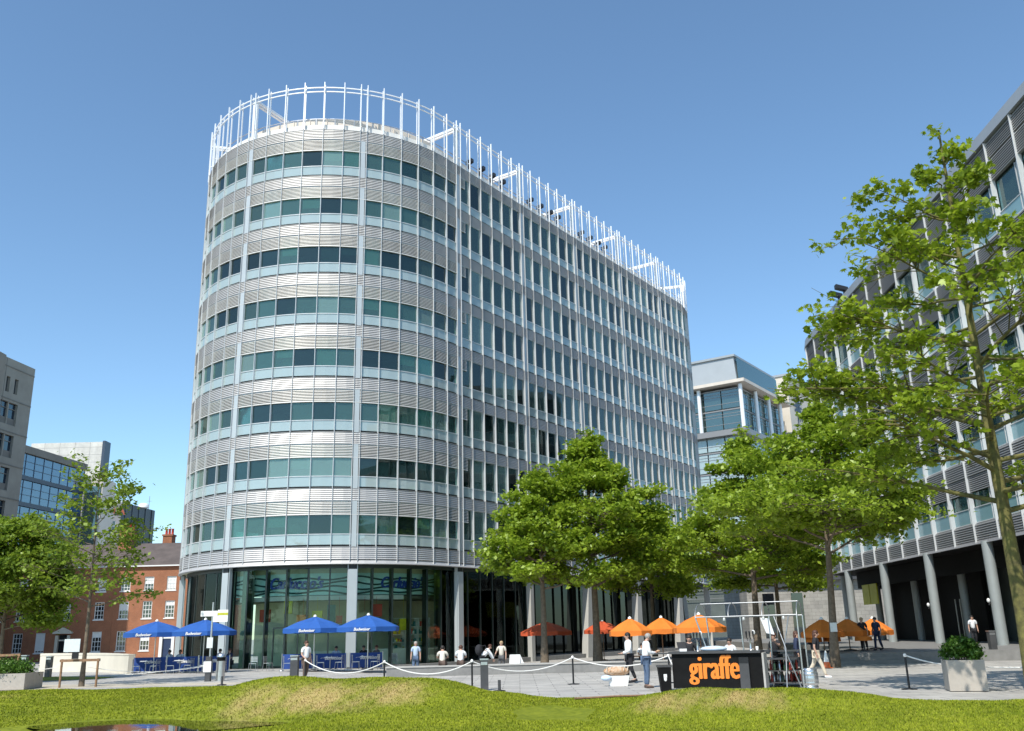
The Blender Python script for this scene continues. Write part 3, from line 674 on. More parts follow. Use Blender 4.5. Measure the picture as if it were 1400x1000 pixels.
def brick_house(x0, x1, bays, door, label, y=105., door_mat='door_black', eave=9.95, surround='stone_cream', fan=False):
    B = thing('brick_house', label, 'house', (x0, y, 0))
    rows = [(.95, 3.05), (4.35, 6.2), (7.35, 8.85)]; holes = []; ww = 1.05; wins = []
    for bi, cx in enumerate(bays):
        for r, (c, d) in enumerate(rows):
            if r == 0 and bi == door: holes.append((cx-.6-x0, cx+.6-x0, 0, 2.9)); continue
            holes.append((cx-ww/2-x0, cx+ww/2-x0, c, d)); wins.append((cx, c, d, r))
    mb = MB(); P = holes_wall(mb, (x0, y), (x1, y), -.4, eave, holes, .24)
    mb.box(x0, x1, y+.42, y+9, -.4, eave); mb.box(x0, x1, y-.003, y+.41, eave, eave+.02); mb.quad((x0, y, -.4), (x0, y+.42, -.4), (x0, y+.42, eave), (x0, y, eave)); mb.quad((x1, y, eave), (x1, y+.42, eave), (x1, y+.42, -.4), (x1, y, -.4))
    wl = mb.build('wall', 'brick_red', B)
    for cx, c, d, r in wins: sash(B, P, cx-ww/2-x0, cx+ww/2-x0, c, d, 3, 4 if r < 2 else 4, blind=random.choice((0, .5, .45, .1, .7, 0)))
    if door is not None:
        cx = bays[door]; mb = MB(); mb.box(cx-.45, cx+.45, y+.12, y+.2, 0, 2.15); dr = mb.build('door', door_mat, B)
        mb = MB(); mb.box(cx+.28, cx+.36, y+.08, y+.12, 1.0, 1.12); mb.build('handle', 'steel', dr)
        mb = MB()
        for e in (-.66, .66): mb.box(cx+e-.16, cx+e+.16, y-.12, y+.2, 0, 2.75)
        mb.box(cx-.5, cx+.5, y+.05, y+.2, 2.15, 2.3); mb.prism([(cx-1.1, y-.25), (cx+1.1, y-.25), (cx+1.1, y+.1), (cx-1.1, y+.1)], 2.92, 3.06)
        mb.add([(cx-1.1, y-.25, 3.06), (cx+1.1, y-.25, 3.06), (cx, y-.25, 3.6), (cx-1.1, y, 3.06), (cx+1.1, y, 3.06), (cx, y, 3.6)], [(0, 1, 2), (0, 2, 5, 3), (1, 4, 5, 2)])
        mb.build('door_surround', surround, B)
        mb = MB(); mb.box(cx-.42, cx+.42, y+.14, y+.18, 2.3, 2.78); mb.build('fanlight', 'pane', B)
        mb = MB(); mb.box(cx-.9, cx+.9, y-.8, y, 0, .16); mb.build('doorstep', 'granite_pale', B)
    mb = MB(); ry = y+4.7; rz = 13.0; mb.add([(x0, y-.3, eave+.12), (x1, y-.3, eave+.12), (x1, ry, rz), (x0, ry, rz), (x1, y+9.4, eave+.12), (x0, y+9.4, eave+.12)], [(0, 1, 2, 3), (3, 2, 4, 5), (0, 3, 5), (1, 4, 2), (0, 5, 4, 1)])
    rf = mb.build('roof', 'slate', B)
    mb = MB(); mb.box(x0, x1, y-.32, y-.22, eave+.0, eave+.13); mb.build('gutter', 'white_paint', B)
    return B, rf
def chimney(rf, x, y, w, d, z0, z1, pots):
    mb = MB(); mb.box(x-w/2, x+w/2, y-d/2, y+d/2, z0, z1); mb.box(x-w/2-.08, x+w/2+.08, y-d/2-.08, y+d/2+.08, z1, z1+.2); mb.mi(1)
    for i in range(pots): mb.lathe([(.16, 0), (.14, .6), (.17, .62), (.17, .7)], (x-w/2+w*(i+.5)/pots, y, z1+.2), 8)
    mb.build('chimney', ['brick_red', 'cone_orange'] if False else ['brick_red', 'red_panel'], rf)
pxx = lambda px: (px-700)*.0862-.5  # column in the photograph to metres along the terrace front, 105 m away
bx = [-56.8+2.47*i for i in range(8)]
hA, rA = brick_house(-66.5, -56.3, [-65.3, -62.8, -60.2, -57.6], 2, 'leftmost brick terraced house, in shade behind the leafy tree and stone planter')
hB, rB = brick_house(-56.28, -44.9, [-55.1, -52.6, -50.1, -46.4], 2, 'middle brick terraced house in shade with an arched stone doorway behind the thin staked tree', surround='stone_cream')
hC, rC = brick_house(-44.88, -33, [-43.7, -41.1, -38.6, -36], 2, 'sunlit orange brick terraced house with a dark blue door beside the rounded office', door_mat='door_blue', surround='white_paint')
chimney(rB, -45.6, 109.0, 1.5, 1.4, 11.2, 14.3, 4); chimney(rC, -41.5, 111.0, 1.1, 1.2, 11.8, 13.9, 3); chimney(rA, -57.2, 109., 1.4, 1.3, 11.4, 14.1, 3)

def concrete_office():
    B = thing('office_building', 'pale concrete office tower with dark blue windows at the far left edge', 'building', (-68, 121, 0))
    A = Vector((-70.5, 100)); E = Vector((-67.7, 125)); mb = MB(); holes = []; q = 1.25
    Lw = (E-A).length; top = 39.4
    for fz in range(8):
        for c in range(5):
            u = Lw-3.1*q-c*4.1*q; z = top-(1.3+fz*3.5)*q
            if fz == 0: holes.append((u-.1*q, u+.5*q, z-2.4*q, z-.7*q)); holes.append((u-1.5*q, u-.9*q, z-2.4*q, z-.7*q))
            else: holes.append((u-2.0*q, u+.9*q, z-2.35*q, z+.1))
    P = holes_wall(mb, A, E, 0, top, holes, .4)
    n = Vector(((E-A).y, -(E-A).x)).normalized(); a2 = A-n*.5; e2 = E-n*.5; mb.prism([a2, e2, e2-n*18, a2-n*18], 0, top-.3)
    mb.add([P(Lw, 0), P(Lw, top), P(Lw, top, .6), P(Lw, 0, .6)], [(0, 3, 2, 1)]); mb.quad(P(0, top), P(Lw, top), P(Lw, top, 1), P(0, top, 1))
    mb.build('wall', 'concrete', B)
    mb = MB()
    def bx(f, x0, x1, z0, z1, d0, d1): f.hexa([P(x0, z0, d0), P(x1, z0, d0), P(x1, z0, d1), P(x0, z0, d1), P(x0, z1, d0), P(x1, z1, d0), P(x1, z1, d1), P(x0, z1, d1)])
    for fz in range(9): z = top-(.9+fz*3.5)*q; bx(mb, 0, Lw, z-.1, z+.05, -.06, -.004)
    for c in range(6): u = Lw-4.9*q-c*4.1*q; bx(mb, u-.04, u+.04, 2, top-.1, -.03, -.004)
    mb.build('string_course', 'concrete_dark', B)
    for h in holes:
        f = MB(); a, b, c, d = h; m = (a+b)/2
        if b-a > 1: bx(f, m-.12, m+.12, c, d, .1, .36); bx(f, a, b, c+2.2, c+2.26, .24, .34); f.mi(1); bx(f, a, m-.12, c, c+.95, .22, .36); bx(f, m+.12, b, c, c+.95, .22, .36)
        else: bx(f, a, a+.06, c, d, .24, .36); bx(f, b-.06, b, c, d, .24, .36)
        w_ = f.build('window', ['concrete', 'concrete_dark'], B)
        f = MB(); f.quad(P(a, c, .37), P(b, c, .37), P(b, d, .37), P(a, d, .37)); f.build('pane', 'navy_pane', w_)
concrete_office()
def blue_office():
    B = thing('office_building', 'blue glazed office with dark floor bands left of the pale panelled slab', 'building', (-87.5, 172, 0))
    A = Vector((-89.5, 150)); E = Vector((-86.0, 182)); u = (E-A).normalized(); n = Vector((u.y, -u.x)); Lw = (E-A).length
    mb = MB(); c = [A-n*.4, E-n*.4, E-n*16, A-n*16]; mb.prism(c, 0, 36.0); mb.build('core', 'navy_clad', B)
    P = lambda a, z, d=0: (A.x+u.x*a-n.x*d, A.y+u.y*a-n.y*d, z)
    def bx(mb, x0, x1, z0, z1, d0, d1): mb.hexa([P(x0, z0, d0), P(x1, z0, d0), P(x1, z0, d1), P(x0, z0, d1), P(x0, z1, d0), P(x1, z1, d0), P(x1, z1, d1), P(x0, z1, d1)])
    for k in range(8):
        z = 35.0-k*4.69-3.9
        for c in range(12): m = MB(); bx(m, c*Lw/12+.06, (c+1)*Lw/12-.06, z, z+3.8, .06, .1); m.build('window', 'blue_glass', B)
        m = MB(); bx(m, 0, Lw, z-.77, z-.02, -.08, .2)
        for q in (1, 2): bx(m, 0, Lw, z+q*1.27-.04, z+q*1.27+.04, .0, .12)
        m.build('floor_band', 'blueglass_frame', B)
    m = MB()
    for c in range(13): bx(m, c*Lw/12-.05, c*Lw/12+.05, 0, 35.2, -.02, .14)
    m.build('mullion', 'blueglass_frame', B)
    m = MB(); bx(m, -.2, Lw+.3, 35.1, 36.4, -.25, 5); m.build('cornice', 'concrete_dark', B)
    m = MB(); e = E+Vector((.1, .1)); m.prism([(e.x, e.y), (e.x+3.2, e.y+1.2), (e.x+2.0, e.y+10), (e.x-3, e.y+10)], 0, 34); m.build('end_bay', 'beige_panel', B)
    m = MB(); m.prism([(e.x+.3, e.y-.1), (e.x+2.9, e.y+.85), (e.x+2.9, e.y+1.1), (e.x+.3, e.y+.1)], 2, 32); m.build('end_window', 'far_glass', B)
blue_office()
B = thing('office_slab', 'tall blank slab of pale panels behind the blue glazed office', 'building', (-94, 195, 0))
mb = MB(); mb.box(-102, -86.9, 190.5, 193, 0, 42.7); mb.build('wall', 'slab_white', B); mb = MB(); mb.box(-86.85, -86.3, 190.3, 193, 0, 42.9); mb.build('edge_fin', 'blueglass_frame', B)
def dark_tower():
    B = thing('office_tower', 'far dark tower with faded red rooftop lettering and antennas above the slate roofs', 'building', (-106, 240, 0))
    x0, x1, y, tp = -121, -102.8, 240, 37; holes = []
    for r in range(4):
        for c in range(7): u = (x1-x0)-2.2-c*2.5; holes.append((u-1.0, u+1.0, tp-7.4-r*5., tp-4.7-r*5.))
    mb = MB(); P = holes_wall(mb, (x0, y), (x1, y), 0, tp, holes, .3); mb.prism([(x0, y+.4), (x1, y+.4), (x1+1.6, y+18), (x0+1.6, y+18)], 0, tp); mb.build('wall', 'grey_clad', B)
    for h in holes: sash(B, P, *h, cols=1, rows=2)
    mb = MB(); mb.prism([(x1+.01, y+.02), (x1+.14, y), (x1+1.74, y+18), (x1+1.6, y+18)], 0, tp+.1)
    for k in range(5): t = (k+.5)/5; mb.box(x1+1.65*t+.05, x1+1.65*t+.24, y+18*t-.12, y+18*t+.12, 0, tp)
    mb.build('side_cladding', 'navy_clad', B)
    lettering('roof_lettering', 'GRANADA', lambda x, y_, z: (x1-7.6+x, y-.12-z, tp-3.2+y_), 3.2, 'letter_red', B, offset=.04, spacing=1.2, extrude=.05)
    for (x, yy, r, h) in ((-105.6, 244, 1.2, 1.2), (-103.8, 245, 1.1, 1.3), (-101.5, 251, 1.4, 1.2)): mb = MB(); mb.lathe([(r, 0), (r, h*.6), (r*.6, h), (0, h*1.05)], (x, yy, tp), 10); mb.build('roof_drum', 'white_paint', B)
    for (x, yy, h) in ((-103.9, 243.6, 7.8), (-104.6, 245, 5.5), (-101.3, 254, 3.6)): mb = MB(); mb.tube([(x, yy, tp), (x, yy, tp+h)], .08, 5); mb.box(x-.6, x+.6, yy-.03, yy+.03, tp+h*.6, tp+h*.6+.1); mb.build('antenna', 'tube_alu', B)
    mb = MB(); mb.tube([(-101.2, 257.5, 26), (-97.1, 257.5, 26)], .08, 5); mb.build('aerial_arm', 'tube_alu', B)
dark_tower()
def glass_office():
    C = Vector((35.5, 140)); d = Vector((.57, .82)); l = Vector((-.82, .57))
    B = thing('office_building', 'glazed office with a sloped metal roof and projecting canopy at the end of the street', 'building', (C.x, C.y, 0))
    pr = lambda a, b, c, e: [C+l*b+d*a, C+l*b+d*c, C+l*e+d*c, C+l*e+d*a]
    def pbox(mb, a0, a1, b0, b1, z0, z1): mb.prism([C+d*a0+l*b0, C+d*a1+l*b0, C+d*a1+l*b1, C+d*a0+l*b1], z0, z1)
    mb = MB(); pbox(mb, .5, 19.5, .5, 26, 0, 38); mb.build('core', 'core_grey', B)
    mb = MB(); P3 = lambda a, b, z: (*(C+d*a+l*b), z)
    mb.hexa([P3(.2, .2, 39.2), P3(19, .2, 39.2), P3(19, 26, 39.2), P3(.2, 26, 39.2), P3(.6, .6, 43.4), P3(19, .6, 43.4), P3(19, 26, 43.4), P3(.6, 26, 43.4)])
    pbox(mb, .3, 19, .3, 26, 43.4, 43.75); mb.mi(1); pbox(mb, .8, 18.8, .1, .19, 39.3, 43.2); mb.build('penthouse', ['metal_roof', 'far_glass'], B)
    mb = MB(); pbox(mb, -1.6, 21.0, -1.6, 27, 38.6, 39.1); mb.build('canopy', 'beige_panel', B)
    for s in (0, 1):
        for k in range(1, 9):
            for r in range(9):
                mb = MB(); z = 38.2-3.3*(r+1)+.15
                if s: pbox(mb, k*3-2.9, k*3-.1, .05, .12, z, z+2.9)
                else: pbox(mb, .05, .12, k*3-2.9, k*3-.1, z, z+2.9)
                if (k < 7 if s else k < 8) and r < 8: mb.build('window', 'far_glass' if r < 2 else 'spandrel_glass', B)
        mb = MB()
        for r in range(10):
            z = 38.2-3.3*r
            h = .9 if r == 2 else .22
            if s: pbox(mb, 0, 19.3, -.05, .3, z-h, z)
            else: pbox(mb, -.05, .3, .0, 26, z-h, z)
            for z2 in (z-.75, z-1.2, z-2.4):
                if s: pbox(mb, 0, 19.3, .0, .06, z2, z2+.07)
                else: pbox(mb, 0.0, .06, .06, 26, z2, z2+.07)
        mb.build('floor_band', 'band_dark' if True else 0, B)
    for a, b in ((-.5, -.5), (-.5, 6.5), (-.5, 13), (-.5, 19.5), (6, -.5), (12, -.5), (17.5, -.5)):
        q = C+d*a+l*b; mb = MB(); mb.lathe([(.32, 31.2), (.32, 38.5)], (q.x, q.y, 0), 10); mb.build('column', 'post_white', B)
    mb = MB(); pbox(mb, -.9, 20, -.9, 24, 30.6, 31.5); mb.build('terrace_slab', 'band_dark', B)
    # lower wing at street level
    mb = MB(); mb.box(27.2, 46, 112.5, 125, 0, 7.0); mb.build('podium_wall', 'stone_blocks', B)
    for x in (29, 32.4): mb = MB(); mb.box(x, x+1.3, 112.35, 112.49, .3, 5.6); mb.build('podium_window', 'pane', B)
    mb = MB(); mb.box(26.8, 46, 111.6, 125, 7.0, 8.1); mb.build('podium_fascia', 'dark_grey', B)
    mb = MB(); mb.box(26.9, 46, 111.7, 111.78, 8.1, 10.6); mb.build('balustrade', 'green_glass', B)
    mb = MB()
    for i in range(28): mb.box(27+i*.68, 27.06+i*.68, 111.79, 111.87, 8.1, 10.7)
    mb.build('baluster', 'fin_white', B)
glass_office()
B = thing('stone_building', 'cream stone block with a dark starburst emblem behind the glazed office', 'building', (53, 163, 0))
C = Vector((49.4, 160)); d = Vector((.57, .82)); l = Vector((-.82, .57))
mb = MB(); mb.prism([C, C+d*30, C+d*30+l*16, C+l*16], 0, 45.2); mb.build('wall', 'stone_white', B)
mb = MB(); mb.prism([C-d*.2-l*.2, C+d*30-l*.2, C+d*30+l*16, C-d*.2+l*16], 45.2, 45.6); mb.build('coping', 'metal_roof', B)
mb = MB(); em = C+d*4.6; rr = random.Random(3)
for k in range(14):
    a = 2*PI*k/14; R1 = rr.uniform(2.2, 3.4); 
    pts = [(.35*cos(a-.9), .35*sin(a-.9)), (R1*cos(a-.07), R1*sin(a-.07)), (R1*cos(a+.07), R1*sin(a+.07)), (.35*cos(a+.9), .35*sin(a+.9))]
    for off in (-.08,): mb.add([(*(em+d*p[0]*.9-l*(.06+.004*k)), 40.2+p[1]) for p in pts], [(0, 1, 2, 3)])
mb.build('emblem', 'navy_clad', B)
# unseen block added just left of the view, shaped to shade the brick houses
B = thing('office_building', 'plain concrete office block added out of view at the left to shade the brick houses', 'building', (-70, 84, 0))
mb = MB(); P = holes_wall(mb, (-90, 86.5), (-51.9, 86.5), 0, 30.5, [(u, u+2.4, z, z+2) for u in range(2, 35, 5) for z in range(2, 28, 4)], .3); mb.box(-90, -51.9, 86.9, 90, 0, 30.5); mb.build('wall', 'concrete', B)
# ------------------------------------------------------------------ trees
def crown_mesh(name, pts, nper, spread, size, mt, parent, lobed=False, flat=.55):
    pts = np.asarray(pts); n = len(pts)*nper
    C = np.repeat(pts, nper, axis=0)+RNG.normal(0, 1, (n, 3))*np.array(spread)
    nz = np.stack([RNG.normal(0, flat, n), RNG.normal(0, flat, n), np.abs(RNG.normal(.8, .35, n))], -1); nz /= np.linalg.norm(nz, axis=1)[:, None]
    a = RNG.normal(0, 1, (n, 3)); u = np.cross(nz, a); u /= np.linalg.norm(u, axis=1)[:, None]; v = np.cross(nz, u)
    s = size*RNG.uniform(.6, 1.25, n)[:, None]
    if lobed: shape = [(0, -.5, 0), (.28, -.34, .03), (.55, -.12, -.05), (.30, 0, .04), (.42, .36, -.02), (.12, .22, .05), (0, .62, -.08), (-.12, .22, .05), (-.42, .36, -.02), (-.30, 0, .04), (-.55, -.12, -.05), (-.28, -.34, .03)]
    else: shape = [(0, -.55, 0), (.38, -.02, .07), (0, .6, -.05), (-.38, .02, .07)]
    k = len(shape); V = np.empty((n, k, 3))
    for i, (p, q, r) in enumerate(shape): V[:, i] = C+u*s*p+v*s*q+nz*s*r
    return np_mesh(name, V.reshape(-1, 3), np.arange(n*k).reshape(n, k), mt, parent)
def tree(label, base, h, tr, zb, prof, nb, leafmat, group, nper=14, lsize=.2, spread=(.3, .3, .13), lobed=False, bark='bark', seed=1, sub=5, droop=.0, rise=.35, lean=(0, 0), name='tree', keep=1., extra=()):
    r = random.Random(seed); B = thing(name, label, 'tree', (*base, 0), group=group); tp = []
    bx, by = base; mb = MB(); path = []; nseg = 9
    for i in range(nseg+1):
        t = i/nseg; path.append(Vector((bx+lean[0]*t+.12*sin(3*t+seed)*t, by+lean[1]*t+.12*cos(2.3*t+seed)*t, h*.97*t)))
    rad = [tr*(1.25 if i == 0 else 1-.88*(i/nseg)**.85) for i in range(nseg+1)]
    mb.tube(path, rad, 9); lim = MB()
    def on(z): t = min(max(z/(h*.97), 0), 1)*nseg; i = min(int(t), nseg-1); return path[i].lerp(path[i+1], t-i)
    specs = [(zb+(h*.965-zb)*((i+.5)/nb)**1.05, i*2.39996+r.uniform(-.35, .35), r.uniform(.72, 1.1)) for i in range(nb)]+list(extra)
    for z, az, lf in specs:
        f = (z-zb)/(h-zb); Rb = prof(f)*lf; p0 = on(z*.96 if f > .2 else z*.99); el = rise*(1+.9*f)+r.uniform(-.2, .2)
        pts = [p0]; d = Vector((cos(az)*cos(el), sin(az)*cos(el), sin(el)))
        for q in range(1, 5):
            t = q/4; pts.append(p0+d*Rb*t+Vector((r.uniform(-.12, .12), r.uniform(-.12, .12), -droop*t*t*Rb+r.uniform(-.06, .06)))*1.)
        r0 = max(.018, tr*.34*(1-f*.75)); lim.tube(pts, [r0*(1-.75*i/4) for i in range(5)], 5)
        for q in range(1, 5): tp.append(pts[q]) if q > 1 else None
        ns = max(2, int(sub*Rb/2.2))
        for k in range(ns):
            t = r.uniform(.3, 1); i = min(int(t*4), 3); s0 = pts[i].lerp(pts[i+1], t*4-i); a2 = az+r.choice((-1, 1))*r.uniform(.5, 1.25); l2 = Rb*(.24+.26*(1-t))*r.uniform(.7, 1.3); e2 = r.uniform(-.1, .45)
            s1 = s0+Vector((cos(a2)*cos(e2), sin(a2)*cos(e2), sin(e2)))*l2; sm = (s0+s1)/2+Vector((0, 0, .05*l2)); lim.tube([s0, sm, s1], [r0*.35, r0*.25, .008], 4)
            tp += [sm, s1]
            for m in range(2):
                a3 = a2+r.uniform(-1.2, 1.2); s2 = s1.lerp(s0, r.uniform(0, .4))+Vector((cos(a3), sin(a3), r.uniform(-.1, .4)))*l2*.45; lim.tube([s1.lerp(s0, .3), s2], [.012, .006], 3); tp.append(s2)
    for q in range(4): tp.append(on(h*(.9+.03*q))+Vector((r.uniform(-.1, .1), r.uniform(-.1, .1), 0)))
    mb.build('trunk', bark, B); lim.build('limb', bark, B)
    if keep < 1: tp = [p for p in tp if r.random() < keep]
    crown_mesh('crown', [tuple(p) for p in tp], nper, spread, lsize, leafmat, B, lobed)
    return B
cone = lambda R, k=.2, e=.86: (lambda f: R*(1.0 if f < k else max(.06, (1-(f-k)/(1-k)))**e)*(.82+.18*min(1, f/.06)))
dome = lambda R: (lambda f: R*max(.1, math.sqrt(max(0, 1-(1.25*f-.3)**2)))*(1-.25*f))
G_T = 'broad leafy plaza trees in front of the offices'
tree('tallest leafy tree before the rounded office, with a pointed top and pale trunk', (4.9, 60), 15.0, .27, 4.5, cone(5.5, .2, .98), 48, 'leaf_main', G_T, nper=26, lsize=.27, spread=(.30, .30, .15), seed=3, sub=7, keep=.72, rise=.26)
tree('leafy tree left of the pointed tallest tree, lower and nearer the rounded nose', (1.5, 57), 12.2, .22, 4.3, cone(3.7, .2, .95), 34, 'leaf_main', G_T, nper=26, lsize=.26, spread=(.30, .30, .15), seed=8, sub=7, keep=.72, rise=.26)
tree('dense leafy tree in the gap between the two offices, behind the black bar counter', (13.9, 56), 14.0, .24, 4.5, cone(4.8, .2, 1.1), 40, 'leaf_main', G_T, nper=26, lsize=.26, spread=(.30, .30, .15), seed=14, sub=7, keep=.72, rise=.24, lean=(.3, 0))
tree('bright green tree with a notice strapped to its brown trunk beside the woman in black', (14.25, 43.7), 13.0, .21, 5.0, cone(5.2, .2, 1.25), 42, 'leaf_main', G_T, nper=28, lsize=.22, spread=(.27, .27, .13), seed=22, sub=7, keep=.72, rise=.24, lean=(.8, 0))
tree('darker tree farthest back down the street between the offices', (19.4, 71), 12.5, .22, 4.5, cone(4.2), 30, 'leaf_main', G_T, nper=24, lsize=.3, spread=(.45, .45, .18), seed=31, sub=7, rise=.14)
tree('small leafy tree half hidden behind the tallest tree at the foot of the rounded office', (9.6, 68), 10.6, .18, 4.2, cone(4.0), 26, 'leaf_main', G_T, nper=24, lsize=.29, spread=(.45, .45, .18), seed=37, sub=7, rise=.14)
tree('large open maple with a mossy trunk rising at the right edge of the view', (13.25, 25.0), 16.8, .24, 4.6, cone(4.3, .35, .95), 38, 'leaf_maple', G_T, nper=12, lsize=.195, spread=(.18, .18, .09), lobed=True, bark='bark_mossy', seed=5, sub=6, rise=.2, keep=.62, lean=(-.15, 0), extra=[(8.4, 3.05, 1.1), (7.4, 2.7, .95), (9.8, 2.85, 1.15), (6.2, 3.25, .85), (12.6, 2.9, 1.35), (13.8, 3.3, 1.5), (11.4, 3.4, 1.2)])
tree('rounded dense tree at the left edge above the stone planter', (-27.0, 50), 8.5, .14, 2.6, dome(3.4), 32, 'leaf_left', G_T, nper=30, lsize=.21, spread=(.34, .34, .17), seed=41, sub=7, rise=.3)
tree('thin young tree with sparse crown tied between two wooden stakes', (-19.6, 43.3), 10.4, .11, 3.4, dome(3.1), 30, 'leaf_left', G_T, nper=10, lsize=.20, spread=(.25, .25, .11), seed=52, sub=5, rise=.3, keep=.68)

# ------------------------------------------------------------------ street things
def rope(a, b, sag, label, group='white ropes between the black posts', r=.022):
    pts = [Vector(a).lerp(Vector(b), t/14)-Vector((0, 0, sag*4*(t/14)*(1-t/14))) for t in range(15)]; m = MB(); m.tube(pts, r, 6)
    o = m.build('rope', 'rope'); tag(o, label, 'rope', group); return o
def stanchion(x, y, label, h=.95):
    B = thing('rope_post', label, 'rope post', (x, y, 0), group='black rope posts')
    m = MB(); m.lathe([(.22, 0), (.22, .02), (.05, .04)], (x, y, 0), 18); m.build('base', 'black_metal', B)
    m = MB(); m.tube([(x, y, .03), (x, y, h)], .032, 8); m.build('pole', 'black_metal', B)
    m = MB(); m.lathe([(.04, 0), (.05, .02), (.05, .06), (.03, .09), (0, .1)], (x, y, h-.05), 10); m.build('cap', 'rope', B)
PS = [(-9.1, 41.0, 'rope post beside the man in brown trousers'), (-4.95, 35.4, 'rope post before the open cafe windows, left of the grassy mound top'), (-1.65, 33.6, 'rope post standing close to a square dark bollard'), (1.95, 35.3, 'rope post with round foot standing alone on bare paving, mid plaza'), (5.35, 34.6, 'rope post beside the black waste bin at the bar counter'), (11.3, 28.3, 'rope post with round foot left of the stone planter with a bush')]
for p in PS: stanchion(*p)
rl = ['rope sagging low before the blue cafe banners', 'rope stretched in front of the two men sitting with white shirts', 'rope hanging from the square bollard to the middle of the plaza', 'rope passing in front of the man in blue jeans']
for i in range(4): rope((*PS[i][:2], .93), (*PS[i+1][:2], .93), (.45, .42, .40, .33)[i], rl[i])
rope((5.35, 34.6, .93), (5.0, 30.6, .6), .1, 'short end of rope drooping onto the waste bin')
rope((11.3, 28.3, .95), (13.0, 27.5, .62), .1, 'rope running from the right post to behind the stone planter'); rope((13.2, 27.4, .6), (18, 26.5, .62), .05, 'rope running off to the right beyond the stone planter')
rope((-14.7, 46, .75), (-23.0, 54.5, .08), .08, 'thin rope falling from the signpost towards the pale curved wall', r=.018); rope((-19.0, 42.4, .85), (-14.7, 45.9, .72), .25, 'thin rope tied between the tree stake and the signpost', r=.014)
rope((-20.6, 43.0, .85), (-27.5, 42.2, .62), .15, 'thin rope running left from the tree stakes over the planter', r=.016)

def bollard(x, y, w, h, label, rz=0):
    B = thing('bollard', label, 'bollard', (x, y, 0), rz, group='dark square bollards')
    m = MB(); m.box(-w/2, w/2, -w/2, w/2, 0, h); m.build('post', 'dark_grey', B, False)
    m = MB(); m.prism([(-w/2-.015, -w/2-.015), (w/2+.015, -w/2-.015), (w/2+.015, w/2+.015), (-w/2-.015, w/2+.015)], h+.0, h+.05); m.box(-w/2+.02, w/2-.02, -w/2-.012, -w/2, h-.16, h-.06); m.build('cap', 'steel', B, False)
bollard(-1.2, 33.0, .26, .98, 'thick dark bollard next to the rope post at the end of the grassy mound'); bollard(-27.6, 56.5, .3, 1.15, 'dark bollard before the pale curved wall at the left'); bollard(-10.3, 44.2, .34, 1.05, 'dark bollard beside the man with brown trousers'); bollard(-25.2, 49, .26, 1.3, 'slim dark post beside the left stone planter')
bollard(23.4, 47.6, .3, 1.35, 'pale topped bollard on the terrace beyond the bush')
def low_post(x, y, label):
    B = thing('ground_light', label, 'ground light', (x, y, 0), group='short posts at the lawn edge'); m = MB(); m.lathe([(.2, 0), (.2, .03), (.06, .05)], (x, y, 0), 14); m.build('base', 'black_metal', B); m = MB(); m.tube([(x, y, .04), (x, y, .36)], .05, 8); m.build('stem', 'dark_grey', B)
low_post(-.68, 32.2, 'short dark post at the right foot of the grassy mound'); low_post(-12.7, 41.3, 'short dark post with flat foot at the left end of the mound')

# low granite wall, terrace and steps
B = thing('low_wall', 'long low grey granite seat wall crossing the plaza', 'low wall', (3, 45.3, 0))
m = MB(); m.box(-6.2, 12.6, 45.0, 45.6, -.3, .40); m.build('wall', 'granite', B); m = MB(); m.box(-6.25, 12.6, 44.96, 45.64, .402, .46); m.build('coping', 'granite_pale', B)
m = MB(); m.prism([(13.6, 46.9), (33, 46.2), (33, 140), (22, 140), (20.5, 60), (13.6, 52)], -.3, .5); tag(m.build('terrace', 'granite'), kind='structure')
m = MB(); m.prism([(12.8, 46.1), (19.2, 46.2), (19.2, 46.85), (12.8, 46.7)], -.2, .17); m.prism([(12.9, 46.5), (19.3, 46.6), (19.3, 46.9), (12.9, 46.88)], .17, .335); tag(m.build('steps', 'granite'), kind='structure')
B = thing('garden_wall', 'pale cream curved wall in front of the brick houses', 'wall', (-30, 66, 0))
cv = [(-33.6, 67.7), (-31, 66.9), (-28.5, 65.2), (-26.4, 62.6), (-24.8, 60.2), (-23.6, 58.6)]; m = MB(); n = 24; pts = []
for i in range(n+1):
    t = i/n*(len(cv)-1); k = min(int(t), len(cv)-2); pts.append(Vector(cv[k]).lerp(Vector(cv[k+1]), t-k))
def strip(m, pts, w, z0, z1f):
    vs = []
    for i, p in enumerate(pts):
        d = (pts[min(i+1, len(pts)-1)]-pts[max(i-1, 0)]).normalized(); q = Vector((-d.y, d.x))*w; z1 = z1f(i/(len(pts)-1)); vs += [(*(p-q), z0), (*(p-q), z1), (*(p+q), z1), (*(p+q), z0)]
    fs = [(0, 1, 2, 3), tuple(4*(len(pts)-1)+k for k in (3, 2, 1, 0))]
    for i in range(len(pts)-1): a = 4*i; b = a+4; fs += [(a, b, b+1, a+1), (a+1, b+1, b+2, a+2), (a+2, b+2, b+3, a+3)]
    m.add(vs, fs)
strip(m, pts, .2, -.1, lambda t: 1.18-.1*t); m.build('wall', 'stone_cream', B)
m = MB(); strip(m, pts, .23, 1.0, lambda t: 1.23-.1*t) if False else strip(m, pts, .225, 1.085, lambda t: 1.24-.1*t); m.build('coping', 'stone_cream', B)

